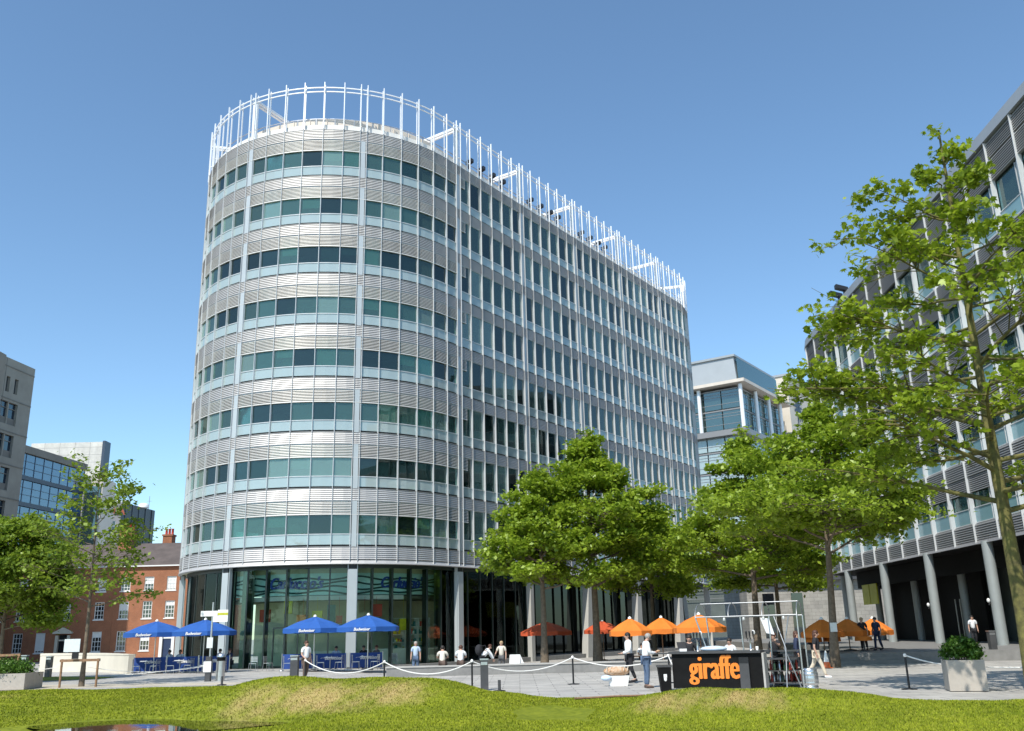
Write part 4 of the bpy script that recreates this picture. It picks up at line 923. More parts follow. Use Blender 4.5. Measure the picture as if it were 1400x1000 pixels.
# planters and bushes
def planter(x0, x1, y0, y1, h, label, rz=0):
    cx, cy = (x0+x1)/2, (y0+y1)/2; B = thing('planter', label, 'planter', (cx, cy, 0), rz, group='square stone planters'); a, b = (x1-x0)/2, (y1-y0)/2; m = MB()
    for u0, u1, v0, v1 in ((-a, a, -b, -b+.07), (-a, a, b-.07, b), (-a, -a+.07, -b+.07, b-.07), (a-.07, a, -b+.07, b-.07)): m.box(u0, u1, v0, v1, .02, h)
    m.build('box', 'planter_stone', B, False); m = MB(); m.box(-a+.071, a-.071, -b+.071, b-.071, .03, h-.08); m.build('soil', 'mud', B, False)
planter(11.98, 12.95, 26.75, 27.75, .83, 'square sand coloured stone planter right of the rope post', -.28)
planter(-23.3, -21.3, 41.3, 43.3, .68, 'wide grey stone planter cut by the left edge of the view', .1)
def bush(x, y, z, r, hgt, label, seed, cnt=90):
    B = thing('bush', label, 'bush', (x, y, z), group='clipped bushes in planters'); rr = random.Random(seed); pts = []; st = MB()
    for i in range(cnt):
        a = rr.uniform(0, 2*PI); e = math.acos(rr.uniform(-.35, 1)); q = rr.uniform(.55, 1.)
        p = (x+r*q*sin(e)*cos(a), y+r*q*sin(e)*sin(a), z+.05+hgt*(.32+.64*q*cos(e))); pts.append(p)
        if i % 5 == 0: st.tube([(x+.05*cos(a), y+.05*sin(a), z-.05), p], [.012, .005], 4)
    st.build('stem', 'bark', B); crown_mesh('crown', pts, 34, (r*.12, r*.12, r*.12), .075, 'leaf_box', B, flat=.9)
bush(12.45, 27.2, .76, .50, .62, 'round clipped bush growing in the sand coloured planter', 4, 120); bush(-22.4, 42.2, .6, 1.05, .55, 'low dark bush in the grey planter at the left edge', 9, 160)

# tree stakes
def stakes(x0, x1, y, h, label):
    B = thing('tree_stakes', label, 'tree stakes', ((x0+x1)/2, y, 0), group='wooden tree stakes')
    for x in (x0, x1): m = MB(); m.tube([(x, y, -.05), (x, y, h)], .05, 7); m.build('stake', 'wood', B)
    m = MB(); m.box(x0-.08, x1+.08, y-.05, y+.05, h-.12, h-.01); m.build('rail', 'wood', B); return B
stakes(-20.25, -18.65, 42.6, 1.2, 'pair of wooden stakes with a cross rail holding the thin tree'); stakes(-25.5, -24.6, 47.2, 1.45, 'pair of wooden stakes near the left planter')
o = MB(); o.box(-20.15, -19.45, 42.42, 42.45, 1.5, 2.05); o = o.build('notice', 'paper'); tag(o, 'grey paper notice fixed to the thin staked tree', 'notice', 'paper notices on trunks')
o = MB(); o.box(-19.78, -19.5, 42.46, 42.52, 1.2, 2.0); tag(o.build('trunk_guard', 'black_metal'), 'black rubber guard strapped round the thin staked tree', 'trunk guard')
o = MB(); o.box(14.15, 14.45, 43.44, 43.47, 1.55, 1.95); tag(o.build('notice', 'paper'), 'small white notice strapped to the brown trunk beside the woman in black', 'notice', 'paper notices on trunks')

# finger signpost with bin
B = thing('signpost', 'grey signpost with white finger boards and a notice, left of the cafe', 'signpost', (-14.6, 45.4, 0))
m = MB(); m.tube([(-14.6, 45.4, 0), (-14.6, 45.4, 3.6)], .045, 8); m.build('pole', 'steel', B)
m = MB(); m.box(-15.15, -14.35, 45.33, 45.35, 2.95, 3.2); m.build('finger_board', 'white_paint', B)
m = MB(); m.box(-14.34, -13.85, 45.34, 45.36, 3.07, 3.24); m.mi(1); m.box(-14.34, -13.85, 45.336, 45.339, 2.99, 3.1); m.mi(0); m.box(-14.55, -13.85, 45.34, 45.36, 2.68, 2.98); m.build('finger_board', ['white_paint', 'led_yellow'], B)
m = MB(); m.box(-14.76, -14.48, 45.3, 45.33, 1.5, 1.98); m.build('notice', 'paper', B)
m = MB(); m.box(-14.82, -14.46, 45.2, 45.23, .42, .9); m.build('lower_notice', 'white_paint', B); m = MB(); m.box(-14.74, -14.5, 45.24, 45.5, 0, 1.12); m.build('post_box', 'dark_grey', B)
def litter(x, y, r, h, label):
    B = thing('litter_bin', label, 'litter bin', (x, y, 0)); m = MB(); m.lathe([(r, 0), (r, h*.72)], (x, y, 0), 20); m.build('drum', 'steel', B)
    m = MB(); m.lathe([(r*.9, h*.72), (r*.9, h*.86)], (x, y, 0), 20); m.build('opening', 'black_paint', B); m = MB(); m.lathe([(r*1.02, h*.86), (r*1.02, h*.94), (r*.5, h), (0, h*1.01)], (x, y, 0), 20); m.build('lid', 'steel', B)
litter(-14.15, 45.7, .21, 1.25, 'tall steel cylinder bin beside the signpost')

# cafe parasols
def parasol(x, y, R, top, label, mt, group, txt=None, pole='steel', n=8, seed=0, z0=0):
    B = thing('parasol', label, 'parasol', (x, y, z0), group=group); m = MB(); rr = random.Random(seed); a0 = PI/n
    edge = top-.62-.1*R*.3; rings = [(.02, top), (.12, top-.03), (R*.55, top-.30), (R, edge)]
    for i in range(n):
        t0, t1 = a0+2*PI*i/n-PI/2-2*PI/n, a0+2*PI*(i+1)/n-PI/2-2*PI/n; tm = (t0+t1)/2
        for j in range(3):
            (ra, za), (rb, zb) = rings[j], rings[j+1]
            qa = ra*.965 if j else ra; qb = rb*.965; sag_a, sag_b = (.0 if j == 0 else -.03), -.035
            A0 = (x+ra*cos(t0), y+ra*sin(t0), za); A1 = (x+ra*cos(t1), y+ra*sin(t1), za); B0 = (x+rb*cos(t0), y+rb*sin(t0), zb); B1 = (x+rb*cos(t1), y+rb*sin(t1), zb)
            Am = (x+ra*cos(PI/n)*cos(tm), y+ra*cos(PI/n)*sin(tm), za+sag_a); Bm = (x+rb*cos(PI/n)*.99*cos(tm), y+rb*cos(PI/n)*.99*sin(tm), zb+sag_b)
            m.quad(A0, B0, Bm, Am); m.quad(Am, Bm, B1, A1)
    m.build('canopy', mt, B)
    m = MB()
    for i in range(n):
        t0, t1 = a0+2*PI*i/n-PI/2-2*PI/n, a0+2*PI*(i+1)/n-PI/2-2*PI/n; tm = (t0+t1)/2; zz = edge-.27
        p = [(x+R*cos(t)*k, y+R*sin(t)*k, z) for t, k, z in ((t0, 1, edge), (t1, 1, edge), (t1, 1.0, zz+.03), (tm, cos(PI/n)*1.01, zz), (t0, 1.0, zz+.03))]; m.add(p, [(0, 4, 3, 2, 1)])
    m.build('valance', mt, B)
    m = MB(); m.tube([(x, y, z0), (x, y, top)], .03, 8); m.build('pole', pole, B)
    m = MB(); m.lathe([(.34, 0), (.34, .06), (.06, .1)], (x, y, z0), 14); m.build('foot', 'dark_grey', B)
    m = MB(); m.lathe([(.1, -.02), (.1, .04), (.04, .1), (0, .12)], (x, y, top), 10); m.build('finial', 'white_paint', B)
    for i in range(n): t = a0+2*PI*i/n-PI/2; m = MB(); m.tube([(x+.03*cos(t), y+.03*sin(t), top-.12), (x+R*.99*cos(t), y+R*.99*sin(t), edge-.04)], .011, 4); m.build('rib', pole, B)
    if txt: lettering('lettering', txt, lambda a, b, c: (x-.08+a, y-R*cos(PI/n)*1.015-.01-c, edge-.2+b), .24, 'letter_white', B, shear=.25, width=.92, bold=.006)
    return B
GB = 'blue cafe parasols'; GO = 'orange restaurant parasols'
for x, y, l in ((-22.1, 58.2, 'blue parasol farthest left, over the banners by the brick houses'), (-18.8, 57.2, 'blue parasol behind the signpost'), (-12.0, 56.2, 'blue parasol over the standing man in brown trousers'), (-8.75, 55.6, 'blue parasol farthest right, before the deli shelves')): parasol(x, y, 1.85, 3.05, l, 'blue_fabric', GB, 'Budweiser')
for i, (x, y, R, tp, l) in enumerate(((6.1, 52.2, 1.2, 2.45, 'orange parasol partly behind the two standing men'), (8.3, 55.5, 1.15, 2.5, 'orange parasol with a bright sunlit top, middle of the three by the stone piers'), (9.5, 50.2, 1.4, 2.55, 'widest orange parasol, seen through the bar canopy frame'), (15.7, 49.5, 1.1, 2.15, 'bright orange parasol behind the woman in black'), (17.7, 51.5, 1.1, 2.15, 'orange parasol just right of the brown tree trunk'), (20.0, 54, 1.05, 2.15, 'orange parasol farthest right under the shaded office edge'))): parasol(x, y, R, tp, l, 'orange_fabric', GO, z0=.5 if x > 14 else -.28 if x < 12 else 0, n=8, pole='wood')
for x, y, R, l in ((1.9, 66.5, 1.9, 'red parasol in the dark arcade left of the pale tree trunk'), (6.3, 71.5, 1.5, 'smaller red parasol in the arcade shade behind the tallest tree')): parasol(x, y, R, 2.55, l, 'red_fabric', 'red parasols in the arcade', z0=-.28, pole='wood')

# cafe banners with tables and chairs
def banner(x0, x1, y, label, txt, y1=None):
    y1 = y if y1 is None else y1; B = thing('cafe_banner', label, 'cafe banner', ((x0+x1)/2, (y+y1)/2, 0), group='blue cafe windbreak banners'); u = Vector((x1-x0, y1-y)); l = u.length; u = u/l
    pt = lambda a, d=0: (x0+u.x*a+u.y*d, y+u.y*a-u.x*d)
    for a in (0, l): m = MB(); m.tube([(*pt(a), 0), (*pt(a), 1.0)], .025, 7); m.lathe([(.16, 0), (.16, .03), (.03, .05)], (*pt(a), 0), 12); m.build('post', 'steel', B)
    m = MB(); N_ = 12
    for j in range(N_):
        a, b = .05+(l-.1)*j/N_, .05+(l-.1)*(j+1)/N_; w = lambda k: .018*sin(k*3.1)
        m.quad((*pt(a, w(a)), .1), (*pt(b, w(b)), .1), (*pt(b, w(b)*.3), .94), (*pt(a, w(a)*.3), .94))
    m.build('cloth', 'blue_banner', B)
    lettering('lettering', txt, lambda a, b, c: (*pt(l*.6+a, .035+c), .58+b), .3, 'letter_white', B, shear=.4, width=1.05, bold=.006)
    m = MB()
    for q in range(3): m.tube([(*pt(l*.2+q*.1, .035), .66+.03*(q % 2)), (*pt(l*.2+q*.1+.08, .035), .70)], .012, 4)
    m.build('mark', 'letter_white', B)
BN = [(-23.5, -21.4, 58.6, 58.4, 'blue windbreak banner at the far left end by the pale wall'), (-21.35, -19.3, 58.3, 57.9, 'second blue windbreak banner from the left, behind silver chairs'), (-19.25, -17.3, 57.8, 57.5, 'blue windbreak banner behind the signpost'), (-14.1, -12.15, 57.2, 56.9, 'blue windbreak banner behind the man in brown trousers'), (-12.1, -10.15, 56.9, 56.7, 'blue windbreak banner between the two right blue parasols'), (-10.0, -8.0, 56.7, 56.5, 'rightmost blue windbreak banner, before the deli window')]
for a, b, y, y1, l in BN: banner(a, b, y, l, 'Budweiser', y1)
def chair():
    B = thing('cafe_chair', 'silver cafe chair', 'chair', (0, 0, 0), group='silver cafe chairs by the banners'); m = MB(); m.box(-.2, .2, -.2, .2, .44, .47); m.build('seat', 'steel', B)
    m = MB()
    for q in range(4): m.box(-.19, .19, .19, .21, .55+q*.08, .6+q*.08)
    m.build('backrest', 'steel', B)
    for sx in (-1, 1):
        for sy in (-1, 1): m = MB(); m.tube([(.24*sx, .23*sy, 0), (.19*sx, .19*sy, .45)]+([(.19*sx, .21, .86)] if sy > 0 else []), .014, 5); m.build('leg', 'tube_alu', B)
    return B
def table(mt='steel'):
    B = thing('cafe_table', 'round silver cafe table', 'table', (0, 0, 0), group='round silver cafe tables'); m = MB(); m.lathe([(.34, .72), (.35, .73), (.35, .75), (0, .755)], (0, 0, 0), 20); m.build('tabletop', mt, B)
    m = MB(); m.tube([(0, 0, .03), (0, 0, .72)], .03, 7); m.build('stem', 'tube_alu', B)
    for k in range(4): a = k*PI/2+.7; m = MB(); m.tube([(.04*cos(a), .04*sin(a), .12), (.3*cos(a), .3*sin(a), .015)], .016, 5); m.build('leg', 'tube_alu', B)
    return B
CH = chair(); TB = table('white_paint'); first = [True, True]
wh = ['at the far left banner', 'at the second banner from the left', 'at the banner behind the signpost', 'behind the man in brown trousers', 'between the two right blue parasols', 'at the rightmost blue banner']
for i, (a, b, y, y1, l) in enumerate(BN):
    for j, (dx, dy, rz, w_) in enumerate(((.5, -.75, PI*.5+.3, 'left'), (1.65, -.8, -PI*.5-.2, 'right'))):
        lb = 'silver cafe chair %s of the small table %s' % (w_, wh[i]); pos = (a+dx, y+dy, 0)
        if first[0]: CH.location = pos; CH.rotation_euler = (0, 0, rz); CH['label'] = lb; first[0] = False
        else: dup(CH, pos, rz, lb)
    lb = 'small round white table between two silver chairs %s' % wh[i]; pos = (a+1.08, y-.78, 0)
    if first[1]: TB.location = pos; TB['label'] = lb; first[1] = False
    else: dup(TB, pos, .3*i, lb)
    lb = 'silver cafe chair behind the blue cloth %s' % wh[i]; dup(CH, (a+1.0, y+1.3, 0), PI+.2*i, lb)
for k, (x, y, l) in enumerate(((-15.9, 57.6, 'silver cafe chair left of the cafe entrance'), (-15.1, 57.9, 'silver cafe chair right beside the cafe entrance'), (-7.3, 57.4, 'silver cafe chair at the right end of the banners'))): dup(CH, (x, y, 0), k*1.3, l)

# bar counter with canopy frame
B = thing('bar_counter', 'black outdoor bar counter with orange lettering and a grey end panel', 'bar', (6, 30.5, 0))
u = Vector((7.25-4.72, 28.87-29.87)); Lc = u.length; u /= Lc; v = Vector((-u.y, u.x)); O = Vector((4.72, 29.87))
Q = lambda a, b, z=0: (O.x+u.x*a+v.x*b, O.y+u.y*a+v.y*b, z)
def qbox(m, a0, a1, b0, b1, z0, z1): m.hexa([Q(a0, b0, z0), Q(a1, b0, z0), Q(a1, b1, z0), Q(a0, b1, z0), Q(a0, b0, z1), Q(a1, b0, z1), Q(a1, b1, z1), Q(a0, b1, z1)])
m = MB(); qbox(m, 0, Lc, 0, .06, .1, 1.1); qbox(m, 0, .06, .06, .7, .1, 1.1); m.build('front_panel', 'black_paint', B)
m = MB(); qbox(m, Lc+.002, Lc+.06, -.02, .72, .08, 1.1); m.build('end_panel', 'granite_pale', B)
m = MB(); qbox(m, -.55, -.1, .0, .55, 1.1, 1.135); qbox(m, -.08, Lc-.02, -.10, .78, 1.102, 1.17); m.build('counter_top', 'dark_grey', B)
m = MB(); qbox(m, 0.1, Lc, .1, .16, .02, .1); qbox(m, .1, Lc, .6, .66, .02, .1)
for a in (.1, 1., 1.9, Lc-.1): m.lathe([(.05, 0), (.05, .1)], Q(a, .1), 8)
m.build('base_rail', 'tube_alu', B)
m = MB(); qbox(m, Lc-.66, Lc-.38, -.16, -.004, .04, .98); m.mi(1); qbox(m, Lc-.66, Lc-.38, -.17, -.161, .82, .98); m.build('side_speaker', ['dark_grey', 'black_metal'], B)
lettering('lettering', 'giraffe', lambda a, b, c: Q(Lc*.47+a, -.012-c, .37+b), .98, 'letter_orange', B, spacing=1.0, sy=1.0, extrude=.01, width=1.5, bold=.028, desc=.75)
m = MB(); qbox(m, Lc+.85, Lc+.98, 2.6, 3.7, .05, 1.12); m.build('back_panel', 'black_paint', B)
m = MB()
for z in (.15, .5, .85): qbox(m, Lc-.3, Lc+.85, 1.5, 3.2, z, z+.03)
qbox(m, .3, Lc+.9, 2.6, 3.3, 1.06, 1.1); m.build('shelf', 'dark_grey', B)
rr = random.Random(2)
for z in (.18, .53):
    for k in range(26): m = MB(); m.mi(rr.choice((0, 0, 1, 2))); p = Q(Lc-.25+rr.uniform(0, 1.05), 1.55+rr.uniform(0, 1.5), z); m.lathe([(.04, 0), (.04, .17), (.015, .22), (.015, .28)], p, 7); o = m.build('bottle', ['bottle', 'red_panel', 'steel']); tag(o, 'small bottle on the open shelves at the right end of the bar', 'bottle', 'bottles on the bar shelves')
B = thing('canopy_frame', 'bare arched metal canopy frame standing over the black bar counter', 'canopy frame', (7, 31.5, 0))
FP = lambda a, b, z: (5.6+u.x*a+v.x*b, 30.2+u.y*a+v.y*b, z); LF = 3.1; WF = 1.9
arc = lambda a: [FP(a, WF*(.5-.5*cos(PI*k/10)), 2.18+.42*sin(PI*k/10)) for k in range(11)]
for a in (0, LF/3, 2*LF/3, LF): m = MB(); m.tube(arc(a), .018, 6); m.build('arch', 'tube_alu', B)
for b, z in ((0, 2.18), (WF, 2.18), (WF/2, 2.6)): m = MB(); m.tube([FP(0, b, z), FP(LF, b, z)], .022, 6); m.build('rail', 'tube_alu', B)
for a, b, z0, d in ((0, 0, 1.17, .3), (0, WF, 0, .15), (LF, 0, 0, 0), (LF, WF, 0, 0), (LF*.36, WF, 0, .05), (LF*.66, WF, 0, -.05)): m = MB(); m.tube([FP(a+d, b, z0), FP(a, b, 2.18)], .026, 7); m.build('pole', 'steel', B)
for a in (.9, 1.5, 2.1, 2.7): m = MB(); m.lathe([(.03, 0), (.045, -.09), (0, -.1)], FP(a, .02, 2.15), 8); m.build('spot_lamp', 'white_paint', B)
m = MB(); m.tube([FP(LF-.5, 0, .0), FP(LF-.45, .3, 1.2), FP(LF-.75, .6, 2.15)], .02, 6); m.tube([FP(LF-.1, .4, .0), FP(LF-.5, .35, 1.2), FP(LF-.3, .5, 2.15)], .02, 6)
m.build('folded_strut', 'tube_alu', B)
o = MB(); o.hexa([FP(2.0, 1.2, 1.65), FP(2.25, 1.2, 1.6), FP(2.25, 1.23, 1.6), FP(2.0, 1.23, 1.65), FP(1.85, 1.2, 2.12), FP(2.12, 1.2, 2.1), FP(2.12, 1.23, 2.1), FP(1.85, 1.23, 2.12)]); tag(o.build('hanging_towel', 'white_cloth'), 'white cloth hanging from the canopy frame of the bar', 'cloth')
def tap(a, b, label):
    p = Q(a, b, 1.17); B = thing('beer_tap', label, 'beer tap', p, group='beer taps on the bar counter'); m = MB(); m.lathe([(.05, 0), (.035, .03), (.03, .3), (.05, .34)], p, 10); m.build('column', 'steel', B)
    for e in (-.1, 0, .1): m = MB(); m.tube([(p[0]+e*u.x, p[1]+e*u.y, p[2]+.33), (p[0]+e*u.x, p[1]+e*u.y-.1, p[2]+.36), (p[0]+e*u.x, p[1]+e*u.y-.12, p[2]+.28)], .012, 5); m.lathe([(.012, 0), (.03, .16), (.03, .2), (0, .21)], (p[0]+e*u.x, p[1]+e*u.y, p[2]+.36), 7); m.build('handle', 'black_metal', B)
    m = MB(); m.ell((p[0]+.12, p[1], p[2]+.52), (.055, .03, .07), 10, 8); m.build('badge', 'white_paint', B)
tap(.75, .4, 'cluster of beer taps at the left of the bar counter'); tap(Lc-.35, .4, 'cluster of beer taps at the right of the bar counter')
o = MB(); p = Q(1.25, .35, 1.17); n = 16
o.ell((p[0]+.0, p[1], p[2]+.06), (.42, .2, .085), 20, 8, .03); tag(o.build('folded_cover', 'pigment_sack'), 'folded pale blue plastic cover lying on the bar counter', 'plastic cover')
B = thing('card_till', 'small black till on a white stand on the left of the counter', 'till', Q(.3, .3, 1.17)); p = Q(.3, .3, 1.17)
m = MB(); m.box(p[0]-.11, p[0]+.11, p[1]-.08, p[1]+.08, p[2], p[2]+.08); m.build('base', 'white_paint', B); m = MB(); m.hexa([(p[0]-.15, p[1]-.03, p[2]+.08), (p[0]+.11, p[1]-.03, p[2]+.08), (p[0]+.11, p[1], p[2]+.08), (p[0]-.15, p[1], p[2]+.08), (p[0]-.17, p[1]+.06, p[2]+.28), (p[0]+.09, p[1]+.06, p[2]+.28), (p[0]+.09, p[1]+.09, p[2]+.28), (p[0]-.17, p[1]+.09, p[2]+.28)]); m.build('screen', 'black_metal', B)
for k, (a, l) in enumerate(((Lc-.9, 'white cup standing left of the right beer taps'), (Lc-.15, 'white cup at the right end of the counter'))):
    p = Q(a, .3, 1.17); m = MB(); m.lathe([(.035, 0), (.045, .11), (.04, .11), (.03, .01)], p, 10); tag(m.build('cup', 'white_paint'), l, 'cup', 'cups on the bar counter')
B = thing('waste_bin', 'narrow black waste bin with a white mark left of the bar counter', 'bin', (4.5, 29.95, 0)); m = MB(); m.hexa([(4.34, 29.8, .02), (4.64, 29.8, .02), (4.64, 30.1, .02), (4.34, 30.1, .02), (4.28, 29.76, .72), (4.66, 29.76, .72), (4.66, 30.14, .72), (4.28, 30.14, .72)]); m.build('body', 'black_paint', B)
m = MB(); m.box(4.26, 4.68, 29.74, 30.16, .722, .78); m.build('lid', 'dark_grey', B); m = MB(); m.box(4.42, 4.52, 29.762, 29.78, .42, .52); m.ell((4.47, 29.775, .38), (.05, .008, .07), 8, 6); m.build('mark', 'white_paint', B)
B = thing('beer_keg', 'steel beer keg standing at the right end of the bar', 'keg', (8.78, 29.4, 0)); m = MB(); m.lathe([(.21, 0), (.225, .02), (.225, .1), (.21, .11), (.245, .15), (.25, .2), (.245, .22), (.25, .25), (.25, .38), (.245, .4), (.25, .42), (.245, .48), (.2, .52)], (8.78, 29.4, 0), 28); m.build('barrel', 'steel', B)
m = MB(); m.lathe([(.225, .5), (.225, .6), (.21, .61), (.205, .52)], (8.78, 29.4, 0), 28); m.build('rim', 'steel', B); m = MB(); m.lathe([(.03, .5), (.03, .56), (0, .57)], (8.78, 29.4, 0), 8); m.build('valve', 'tube_alu', B)
B = thing('food_model', 'large bread roll model on a white stand beside the man in jeans', 'food model', (3.35, 33.7, 0)); m = MB(); m.ell((3.37, 33.7, .48), (.46, .24, .16), 24, 12, .03); bo = m.build('roll', 'bread', B)
m = MB(); rr = random.Random(8)
for k in range(7): m.tube([(3.0+k*.12, 33.46, .5), (3.05+k*.12, 33.6, .63), (3.1+k*.12, 33.8, .62)], .014, 5)
m.build('icing', 'beige_cloth', bo); m = MB(); m.hexa([(3.12, 33.55, 0), (3.72, 33.55, 0), (3.72, 33.85, 0), (3.12, 33.85, 0), (3.05, 33.5, .34), (3.8, 33.5, .34), (3.8, 33.9, .34), (3.05, 33.9, .34)]); m.build('stand', 'white_paint', B); m = MB(); m.ell((3.0, 33.55, .27), (.2, .14, .1), 12, 8, .08); m.build('napkin', 'pigment_sack', B)
B = thing('sandwich_board', 'white folding sandwich board on the paving beside the standing man in grey trousers', 'sandwich board', (.15, 50.5, -.25)); 
for e, nm in ((-1, 'front_board'), (1, 'back_board')): m = MB(); y = 50.5; X0, X1 = -.55, .05; m.hexa([(X0-.0, y+e*.42, -.28), (X1, y+e*.42, -.28), (X1, y+e*.46, -.28), (X0, y+e*.46, -.28), (X0+.06, y+e*.02, .75), (X1-.02, y+e*.02, .75), (X1-.02, y+e*.05, .75), (X0+.06, y+e*.05, .75)] if e < 0 else [(X0+.5, y-.1, -.28), (X1+.45, y-.1, -.28), (X1+.45, y-.06, -.28), (X0+.5, y-.06, -.28), (X0+.1, y+.0, .75), (X1, y+.0, .75), (X1, y+.04, .75), (X0+.1, y+.04, .75)]); m.build(nm, 'white_paint', B)
B = thing('traffic_cone', 'orange and white traffic cone at the foot of the brown tree trunk', 'traffic cone', (13.75, 43.3, 0)); m = MB(); m.box(13.55, 13.95, 43.1, 43.5, 0, .04); m.lathe([(.16, .04), (.115, .27)], (13.75, 43.3, 0), 16); m.build('body', 'cone_orange', B); m = MB(); m.lathe([(.117, .27), (.08, .5), (.03, .75), (0, .75)], (13.75, 43.3, 0), 16); m.build('sleeve', 'white_paint', B)
m = MB(); rr = random.Random(4); pp = [(1.5+.25*k, 26.9+.06*k+.03*math.sin(k*1.7), float(lawn_z(1.5+.25*k, 26.9+.06*k))+.05) for k in range(9)]; m.tube(pp, .03, 6); o = m.build('hazard_rope', 'led_yellow') if False else m.build('old_rope', 'wood'); tag(o, 'short old rope lying on the grass at the right foot of the mound', 'rope')

# ------------------------------------------------------------------ people
def skin_mesh(verts, edges, radii, root=0, sub=1):
    me = bpy.data.meshes.new('figure'); me.from_pydata(verts, edges, []); ob = bpy.data.objects.new('figure', me); COL.objects.link(ob)
    md = ob.modifiers.new('skin', 'SKIN'); md.use_smooth_shade = True
    for i, sv in enumerate(me.skin_vertices[0].data): sv.radius = (radii[i], radii[i]) if not isinstance(radii[i], tuple) else radii[i]; sv.use_root = (i == root)
    sb = ob.modifiers.new('sub', 'SUBSURF'); sb.levels = sub; sb.render_levels = sub
    dg = bpy.context.evaluated_depsgraph_get(); m2 = bpy.data.meshes.new_from_object(ob.evaluated_get(dg)); vs = [tuple(v.co) for v in m2.vertices]; fs = [tuple(p.vertices) for p in m2.polygons]
    bpy.data.objects.remove(ob); bpy.data.meshes.remove(me); bpy.data.meshes.remove(m2); return vs, fs
def base_pose(lean=0., sit=False, stride=0., head=0., twist=0.):
    """joints in local space, facing +Y"""
    J = {}; hz = .93 if not sit else .0
    J['pel'] = Vector((0, 0, hz)); c, s = cos(lean), sin(lean)
    up_ = lambda z, y=0., x=0.: Vector((x, y*c+z*s, hz-y*s+z*c))
    J['waist'] = up_(.17); J['chest'] = up_(.38, .01); J['neckb'] = up_(.52, -.01); J['neck'] = up_(.58, .0)
    hd = lean*.5+head; hc, hs = cos(hd), sin(hd); nk = J['neck']; hp = lambda y, z, x=0.: nk+Vector((x, y*hc+z*hs, -y*hs+z*hc))
    J['jaw'] = hp(.03, .05); J['head'] = hp(.02, .14); J['crown'] = hp(.01, .21); J['nose'] = hp(.115, .10); J['hp'] = hp
    for sgn, k in ((-1, 'l'), (1, 'r')):
        J['sh'+k] = up_(.47, -.01, .185*sgn); J['el'+k] = up_(.19, -.04, .24*sgn); J['wr'+k] = up_(-.05, .05, .25*sgn); J['ha'+k] = up_(-.13, .07, .25*sgn)
        if sit: J['hi'+k] = Vector((.1*sgn, .0, .0)); J['kn'+k] = Vector((.14*sgn, .42, .02)); J['an'+k] = Vector((.14*sgn, .46, -.40)); J['to'+k] = Vector((.15*sgn, .62, -.44))
        else:
            st = stride*sgn; J['hi'+k] = Vector((.095*sgn, 0, .88)); J['kn'+k] = Vector((.105*sgn, st*.22+.02, .48)); J['an'+k] = Vector((.11*sgn, st*.42-.02-(.06 if st < 0 else 0), .09+(.06 if st < 0 else 0))); J['to'+k] = Vector((.12*sgn, st*.42+.15, .035+(.01 if st < 0 else 0)))
    return J
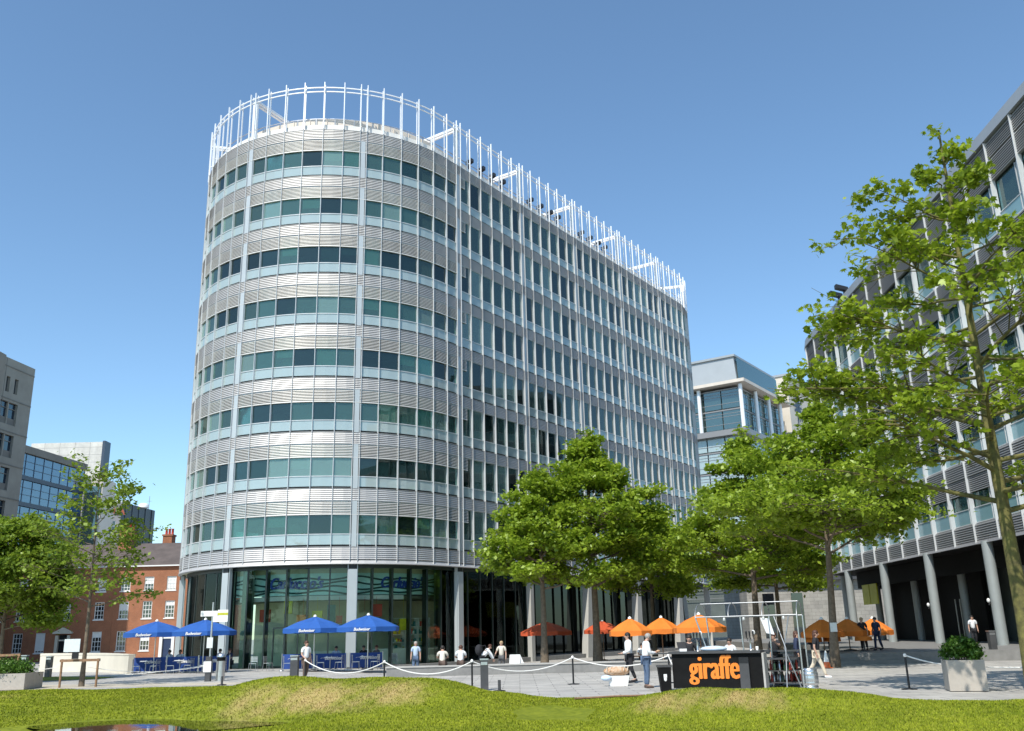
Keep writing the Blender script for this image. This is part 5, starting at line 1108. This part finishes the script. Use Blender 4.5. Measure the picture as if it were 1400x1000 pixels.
def person(label, loc, face, J, height=1.75, shirt='white_cloth', legs='jeans', hair='hair_dark', sleeve='short', cat='person', group=None, longhair=False, bald=False, shoes='black_cloth', extra=None, fingers=True):
    B = thing('person', label, cat, loc, face, group); k = height/1.75; B.scale = (k, k, k)
    jn = ['pel', 'waist', 'chest', 'neckb', 'neck', 'jaw', 'head', 'crown', 'shl', 'ell', 'wrl', 'hal', 'shr', 'elr', 'wrr', 'har', 'hil', 'knl', 'anl', 'tol', 'hir', 'knr', 'anr', 'tor']
    ix = {n: i for i, n in enumerate(jn)}; E = [('pel', 'waist'), ('waist', 'chest'), ('chest', 'neckb'), ('neckb', 'neck'), ('neck', 'jaw'), ('jaw', 'head'), ('head', 'crown')]
    for s in 'lr': E += [('neckb', 'sh'+s), ('sh'+s, 'el'+s), ('el'+s, 'wr'+s), ('wr'+s, 'ha'+s), ('pel', 'hi'+s), ('hi'+s, 'kn'+s), ('kn'+s, 'an'+s), ('an'+s, 'to'+s)]
    rad = dict(pel=.125, waist=.115, chest=.135, neckb=.075, neck=.055, jaw=.07, head=.092, crown=.06, sh=.058, el=.042, wr=.03, ha=.033, hi=.085, kn=.058, an=.04, to=.032)
    rr = [rad.get(n) or rad[n[:2]] for n in jn]
    vs, fs = skin_mesh([tuple(J[n]) for n in jn], [(ix[a], ix[b]) for a, b in E], rr); m = MB(); m.add(vs, fs, True)
    hp = J['hp']; m.ell(tuple(J['nose']), (.016, .02, .026), 6, 5)
    for e in (-1, 1): m.ell(tuple(hp(0, .11, .088*e)), (.014, .022, .034), 6, 5)
    if fingers:
        for s, sg in (('l', -1), ('r', 1)):
            h = J['ha'+s]; d = (h-J['wr'+s]).normalized(); sd_ = Vector((0, 1, 0)) if abs(d.y) < .7 else Vector((1, 0, 0)); sd_ = (sd_-d*sd_.dot(d)).normalized(); nn = d.cross(sd_)
            for q in range(4): o_ = sd_*(-.03+.02*q); ln = (.07, .085, .08, .06)[q]; m.tube([h+o_*.9, h+o_+d*ln*.55, h+o_+d*ln+nn*.018*sg], [.0105, .0095, .007], 5)
            m.tube([h-d*.03+sd_*.03, h-d*.0+sd_*.06, h+d*.035+sd_*.058+nn*.01], [.012, .011, .008], 5)
    body = m.build('body', 'skin', B, False)
    def cloth(name, keys, edges, off, mt, over={}):
        ii = {n: i for i, n in enumerate(keys)}; v2, f2 = skin_mesh([tuple(over.get(n, J.get(n))) for n in keys], [(ii[a], ii[b]) for a, b in edges], [(off(n) if callable(off) else off)+(rad.get(n) or rad[n[:2]]) for n in keys])
        q = MB(); q.add(v2, f2, True); return q.build(name, mt, B, False)
    ov = {}
    ks = ['pel', 'waist', 'chest', 'neckb']; es = [('pel', 'waist'), ('waist', 'chest'), ('chest', 'neckb')]
    for s in 'lr':
        if sleeve == 'long': ks += ['sh'+s, 'el'+s, 'wr'+s]; es += [('neckb', 'sh'+s), ('sh'+s, 'el'+s), ('el'+s, 'wr'+s)]
        else: ov['el'+s] = J['sh'+s].lerp(J['el'+s], .72); ks += ['sh'+s, 'el'+s]; es += [('neckb', 'sh'+s), ('sh'+s, 'el'+s)]
    ov['pel'] = J['pel']+Vector((0, 0, .0))
    cloth('shirt', ks, es, lambda n: .022 if n not in ('pel', 'waist') else .03, shirt, ov)
    ks = ['pel']; es = []
    for s in 'lr': ks += ['hi'+s, 'kn'+s, 'an'+s]; es += [('pel', 'hi'+s), ('hi'+s, 'kn'+s), ('kn'+s, 'an'+s)]
    cloth('trousers', ks, es, lambda n: .022 if n != 'pel' else .018, legs, {'pel': J['pel']-Vector((0, 0, .05)) if not extra == 'sit' else J['pel']})
    q = MB()
    for s in 'lr': a, t = J['an'+s], J['to'+s]; q.tube([a+Vector((0, -.05, -.035)), a.lerp(t, .5)+Vector((0, 0, -.02)), t+Vector((0, .03, 0))], [.046, .05, .034], 8)
    q.build('shoes', shoes, B, False)
    q = MB()
    if not bald:
        c = hp(-.012, .155); q.ell(tuple(c), (.104, .112, .098), 12, 8, .03)
        if longhair: q.ell(tuple(hp(-.05, .05)), (.1, .075, .15), 12, 8, .04)
        q.build('hair', hair, B, False)
    return B
def arms(J, **kw):
    for k, v in kw.items(): J[k] = Vector(v)
    return J
# man in white shirt and jeans, looking down at his hands
J = arms(base_pose(.10, head=.45), ell=(-.25, .08, 1.12), wrl=(-.12, .32, 1.12), hal=(-.06, .39, 1.14), elr=(.25, .08, 1.12), wrr=(.12, .32, 1.10), har=(.06, .39, 1.12))
person('man in a white shirt and blue jeans looking down at something in his hands', (4.2, 32.05, 0), -PI*.46, J, 1.74, 'white_cloth', 'jeans', 'hair_grey', 'long', shoes='brown_cloth')
o = MB(); o.ell((4.62, 31.98, 1.155), (.07, .04, .035), 10, 6); tag(o.build('snack', 'bread'), 'small brown snack held by the man in the white shirt', 'snack')
J = arms(base_pose(.05, stride=.2), ell=(-.27, .05, 1.13), wrl=(-.2, .3, 1.04), hal=(-.18, .38, 1.03))
person('man in a pale shirt and black trousers behind the man in jeans, one hand out', (4.02, 35.2, 0), PI*.55, J, 1.76, 'white_cloth', 'black_cloth', 'hair_dark', 'long', group=None)
person('woman with red brown hair in black top and cream trousers walking past the keg', (10.95, 35.6, 0), -PI*.62, base_pose(.08, stride=.75, head=.1), 1.68, 'black_cloth', 'beige_cloth', 'hair_brown', 'short', longhair=True, shoes='white_cloth')
person('person in dark clothes close behind the woman with cream trousers', (10.75, 37.3, 0), -PI*.6, base_pose(.05, stride=.4), 1.66, 'navy_cloth', 'black_cloth', 'hair_brown', 'long', longhair=True)
J = arms(base_pose(.02, stride=.25), elr=(.27, .06, 1.14), wrr=(.22, .25, 1.0), har=(.2, .3, .95))
person('man in a white tee shirt and brown trousers standing by the dark bollard', (-9.75, 44.0, 0), -PI*.75, J, 1.72, 'white_cloth', 'brown_cloth', 'hair_brown', 'short')
person('grey haired man in a pale blue shirt and jeans standing behind the low wall', (-5.75, 53.5, -.28), PI, base_pose(0, stride=.3), 1.8, 'paleblue_cloth', 'jeans', 'hair_grey', 'short')
for x, l, sh, hh in ((-3.62, 'person in a cream shirt sitting on the low wall, seen from behind', 'cream_cloth', 'hair_dark'), (-2.76, 'person in a bright white shirt sitting on the low wall, seen from behind', 'white_cloth', 'hair_brown')):
    J = base_pose(.3, sit=True, head=.3); J = arms(J, ell=(-.26, .25, .25), wrl=(-.1, .45, .2), hal=(-.05, .5, .2), elr=(.26, .25, .25), wrr=(.1, .45, .2), har=(.05, .5, .2)); person(l, (x, 45.32, .56), 0, J, 1.75, sh, 'brown_cloth', hh, 'short', group='people sitting on the low wall', extra='sit')
J = arms(base_pose(.75, stride=.2, head=.2), ell=(-.2, .5, 1.05), wrl=(-.15, .62, .82), hal=(-.13, .64, .75), elr=(.2, .5, 1.05), wrr=(.15, .62, .82), har=(.13, .64, .75))
person('man in a white shirt bending forward with a dark backpack', (-2.0, 51.5, -.28), -PI*.42, J, 1.74, 'white_cloth', 'black_cloth', 'hair_brown', 'long')
o = MB(); o.ell((-2.15, 51.4, 1.02), (.2, .2, .28), 14, 10, .03); o.tube([(-2.05, 51.25, 1.2), (-1.8, 51.3, 1.25), (-1.75, 51.3, 1.0)], .02, 5); tag(o.build('backpack', 'black_cloth'), 'dark backpack on the back of the bending man', 'backpack')
J = arms(base_pose(.0, stride=.15), elr=(.3, .0, 1.15), wrr=(.4, .08, .95), har=(.42, .1, .88))
person('person in a cream shirt and grey trousers standing beside the sandwich board', (-.95, 52.0, -.28), PI*.95, J, 1.72, 'cream_cloth', 'grey_cloth', 'hair_fair', 'short')
# behind the counter
for x, y, fc, l, sh, hr in ((5.62, 31.6, PI*.9, 'barman in a dark top behind the left beer taps', 'black_cloth', 'hair_dark'), (7.3, 33.2, PI*.8, 'person in a bright white shirt seated behind the middle of the bar', 'white_cloth', 'hair_dark'), (8.6, 32.2, PI*.7, 'barman in black reaching up near the right canopy pole', 'black_cloth', 'hair_brown')):
    J = base_pose(.15)
    if 'reaching' in l: J = arms(J, ell=(-.3, .2, 1.3), wrl=(-.28, .42, 1.45), hal=(-.27, .48, 1.5))
    person(l, (x, y, 0), fc, J, 1.66 if 'seated' not in l else 1.5, sh, 'black_cloth', hr, 'short')
sits = [(-21.6, 59.5, 0, 'person in a white top with dark hair sitting behind the far left banner', 'white_cloth', 'hair_dark'), (-21.0, 59.6, .3, 'brown haired person in a white top behind the far left banner', 'white_cloth', 'hair_brown'), (-18.3, 58.9, .2, 'person in navy sitting behind the banner near the signpost', 'navy_cloth', 'hair_dark'), (-17.7, 59.0, -.3, 'person in a dark blue top with brown hair by the cafe entrance', 'navy_cloth', 'hair_brown'), (-11.0, 57.9, .2, 'person in a pale grey blue shirt sitting under the right blue parasols', 'paleblue_cloth', 'hair_dark'), (-9.3, 57.7, .1, 'person in black sitting behind the rightmost banner', 'black_cloth', 'hair_dark'), (-8.5, 57.6, -.2, 'person in grey with brown hair at the right end of the banners', 'grey_cloth', 'hair_brown'),
 (6.9, 54.2, .4, 'small figure in white sitting below the sunlit orange parasol', 'white_cloth', 'hair_dark'), (8.9, 51.2, -.3, 'person in white sitting under the widest orange parasol', 'white_cloth', 'hair_dark'), (15.4, 50.6, .3, 'person in white sitting below the orange parasol behind the woman in black', 'white_cloth', 'hair_dark'), (16.6, 50.7, -.2, 'person in cream sitting right of the brown trunk under orange parasols', 'cream_cloth', 'hair_brown')]
for x, y, fc, l, sh, hr in sits:
    J = base_pose(.12, sit=True); J = arms(J, ell=(-.25, .2, .22), wrl=(-.1, .38, .22), hal=(-.05, .44, .23), elr=(.25, .2, .22), wrr=(.1, .38, .22), har=(.05, .44, .23)); person(l, (x, y, (.52 if x < 0 else .3 if x < 12 else 1.02)), fc+PI*.9, J, 1.75, sh, 'black_cloth', hr, 'short', group='people seated under parasols', extra='sit')
for x, y, z, fc, l, sh, lg, hr, st in ((18.3, 51.0, .5, 2.6, 'fair haired waiter in black on the shaded terrace by the first round column', 'black_cloth', 'black_cloth', 'hair_fair', .2), (19.0, 50.9, .5, 2.2, 'waiter in navy with a white tray hand on the shaded terrace', 'navy_cloth', 'navy_cloth', 'hair_dark', .3), (27.5, 58, .5, 2.9, 'person in a white top inside the dark arcade at the right', 'white_cloth', 'black_cloth', 'hair_dark', .2)):
    person(l, (x, y, z), fc, base_pose(.1, stride=st), 1.7, sh, lg, hr, 'short')
# orange topped restaurant tables on the terrace
for k, (x, y, z, l) in enumerate(((15.2, 49.6, .5, 'round table with orange cloth behind the woman in black'), (16.3, 50.0, .5, 'round table with orange cloth behind the brown trunk'), (18.0, 50.2, .5, 'round table with orange cloth by the shaded terrace steps'))):
    B = thing('restaurant_table', l, 'table', (x, y, z), group='orange restaurant tables'); m = MB(); m.lathe([(.44, .52), (.42, .74), (0, .75)], (x, y, z), 16); m.build('cloth', 'orange_fabric', B); m = MB(); m.tube([(x, y, z), (x, y, z+.73)], .04, 6); m.lathe([(.25, 0), (.25, .03), (.04, .06)], (x, y, z), 12); m.build('stem', 'dark_grey', B)
for k, (x, y, z, l) in enumerate(((6.6, 53.3, -.28, 'dark wooden table below the two men by the stone piers'), (8.6, 50.4, -.28, 'dark wooden table under the widest orange parasol'))):
    B = thing('restaurant_table', l, 'table', (x, y, z), group='dark restaurant tables'); m = MB(); m.box(x-.6, x+.6, y-.4, y+.4, z+.7, z+.75); m.build('tabletop', 'wood', B)
    for a in (-1, 1):
        for b in (-1, 1): m = MB(); m.box(x+.52*a-.03, x+.52*a+.03, y+.33*b-.03, y+.33*b+.03, z, z+.7); m.build('leg', 'wood', B)
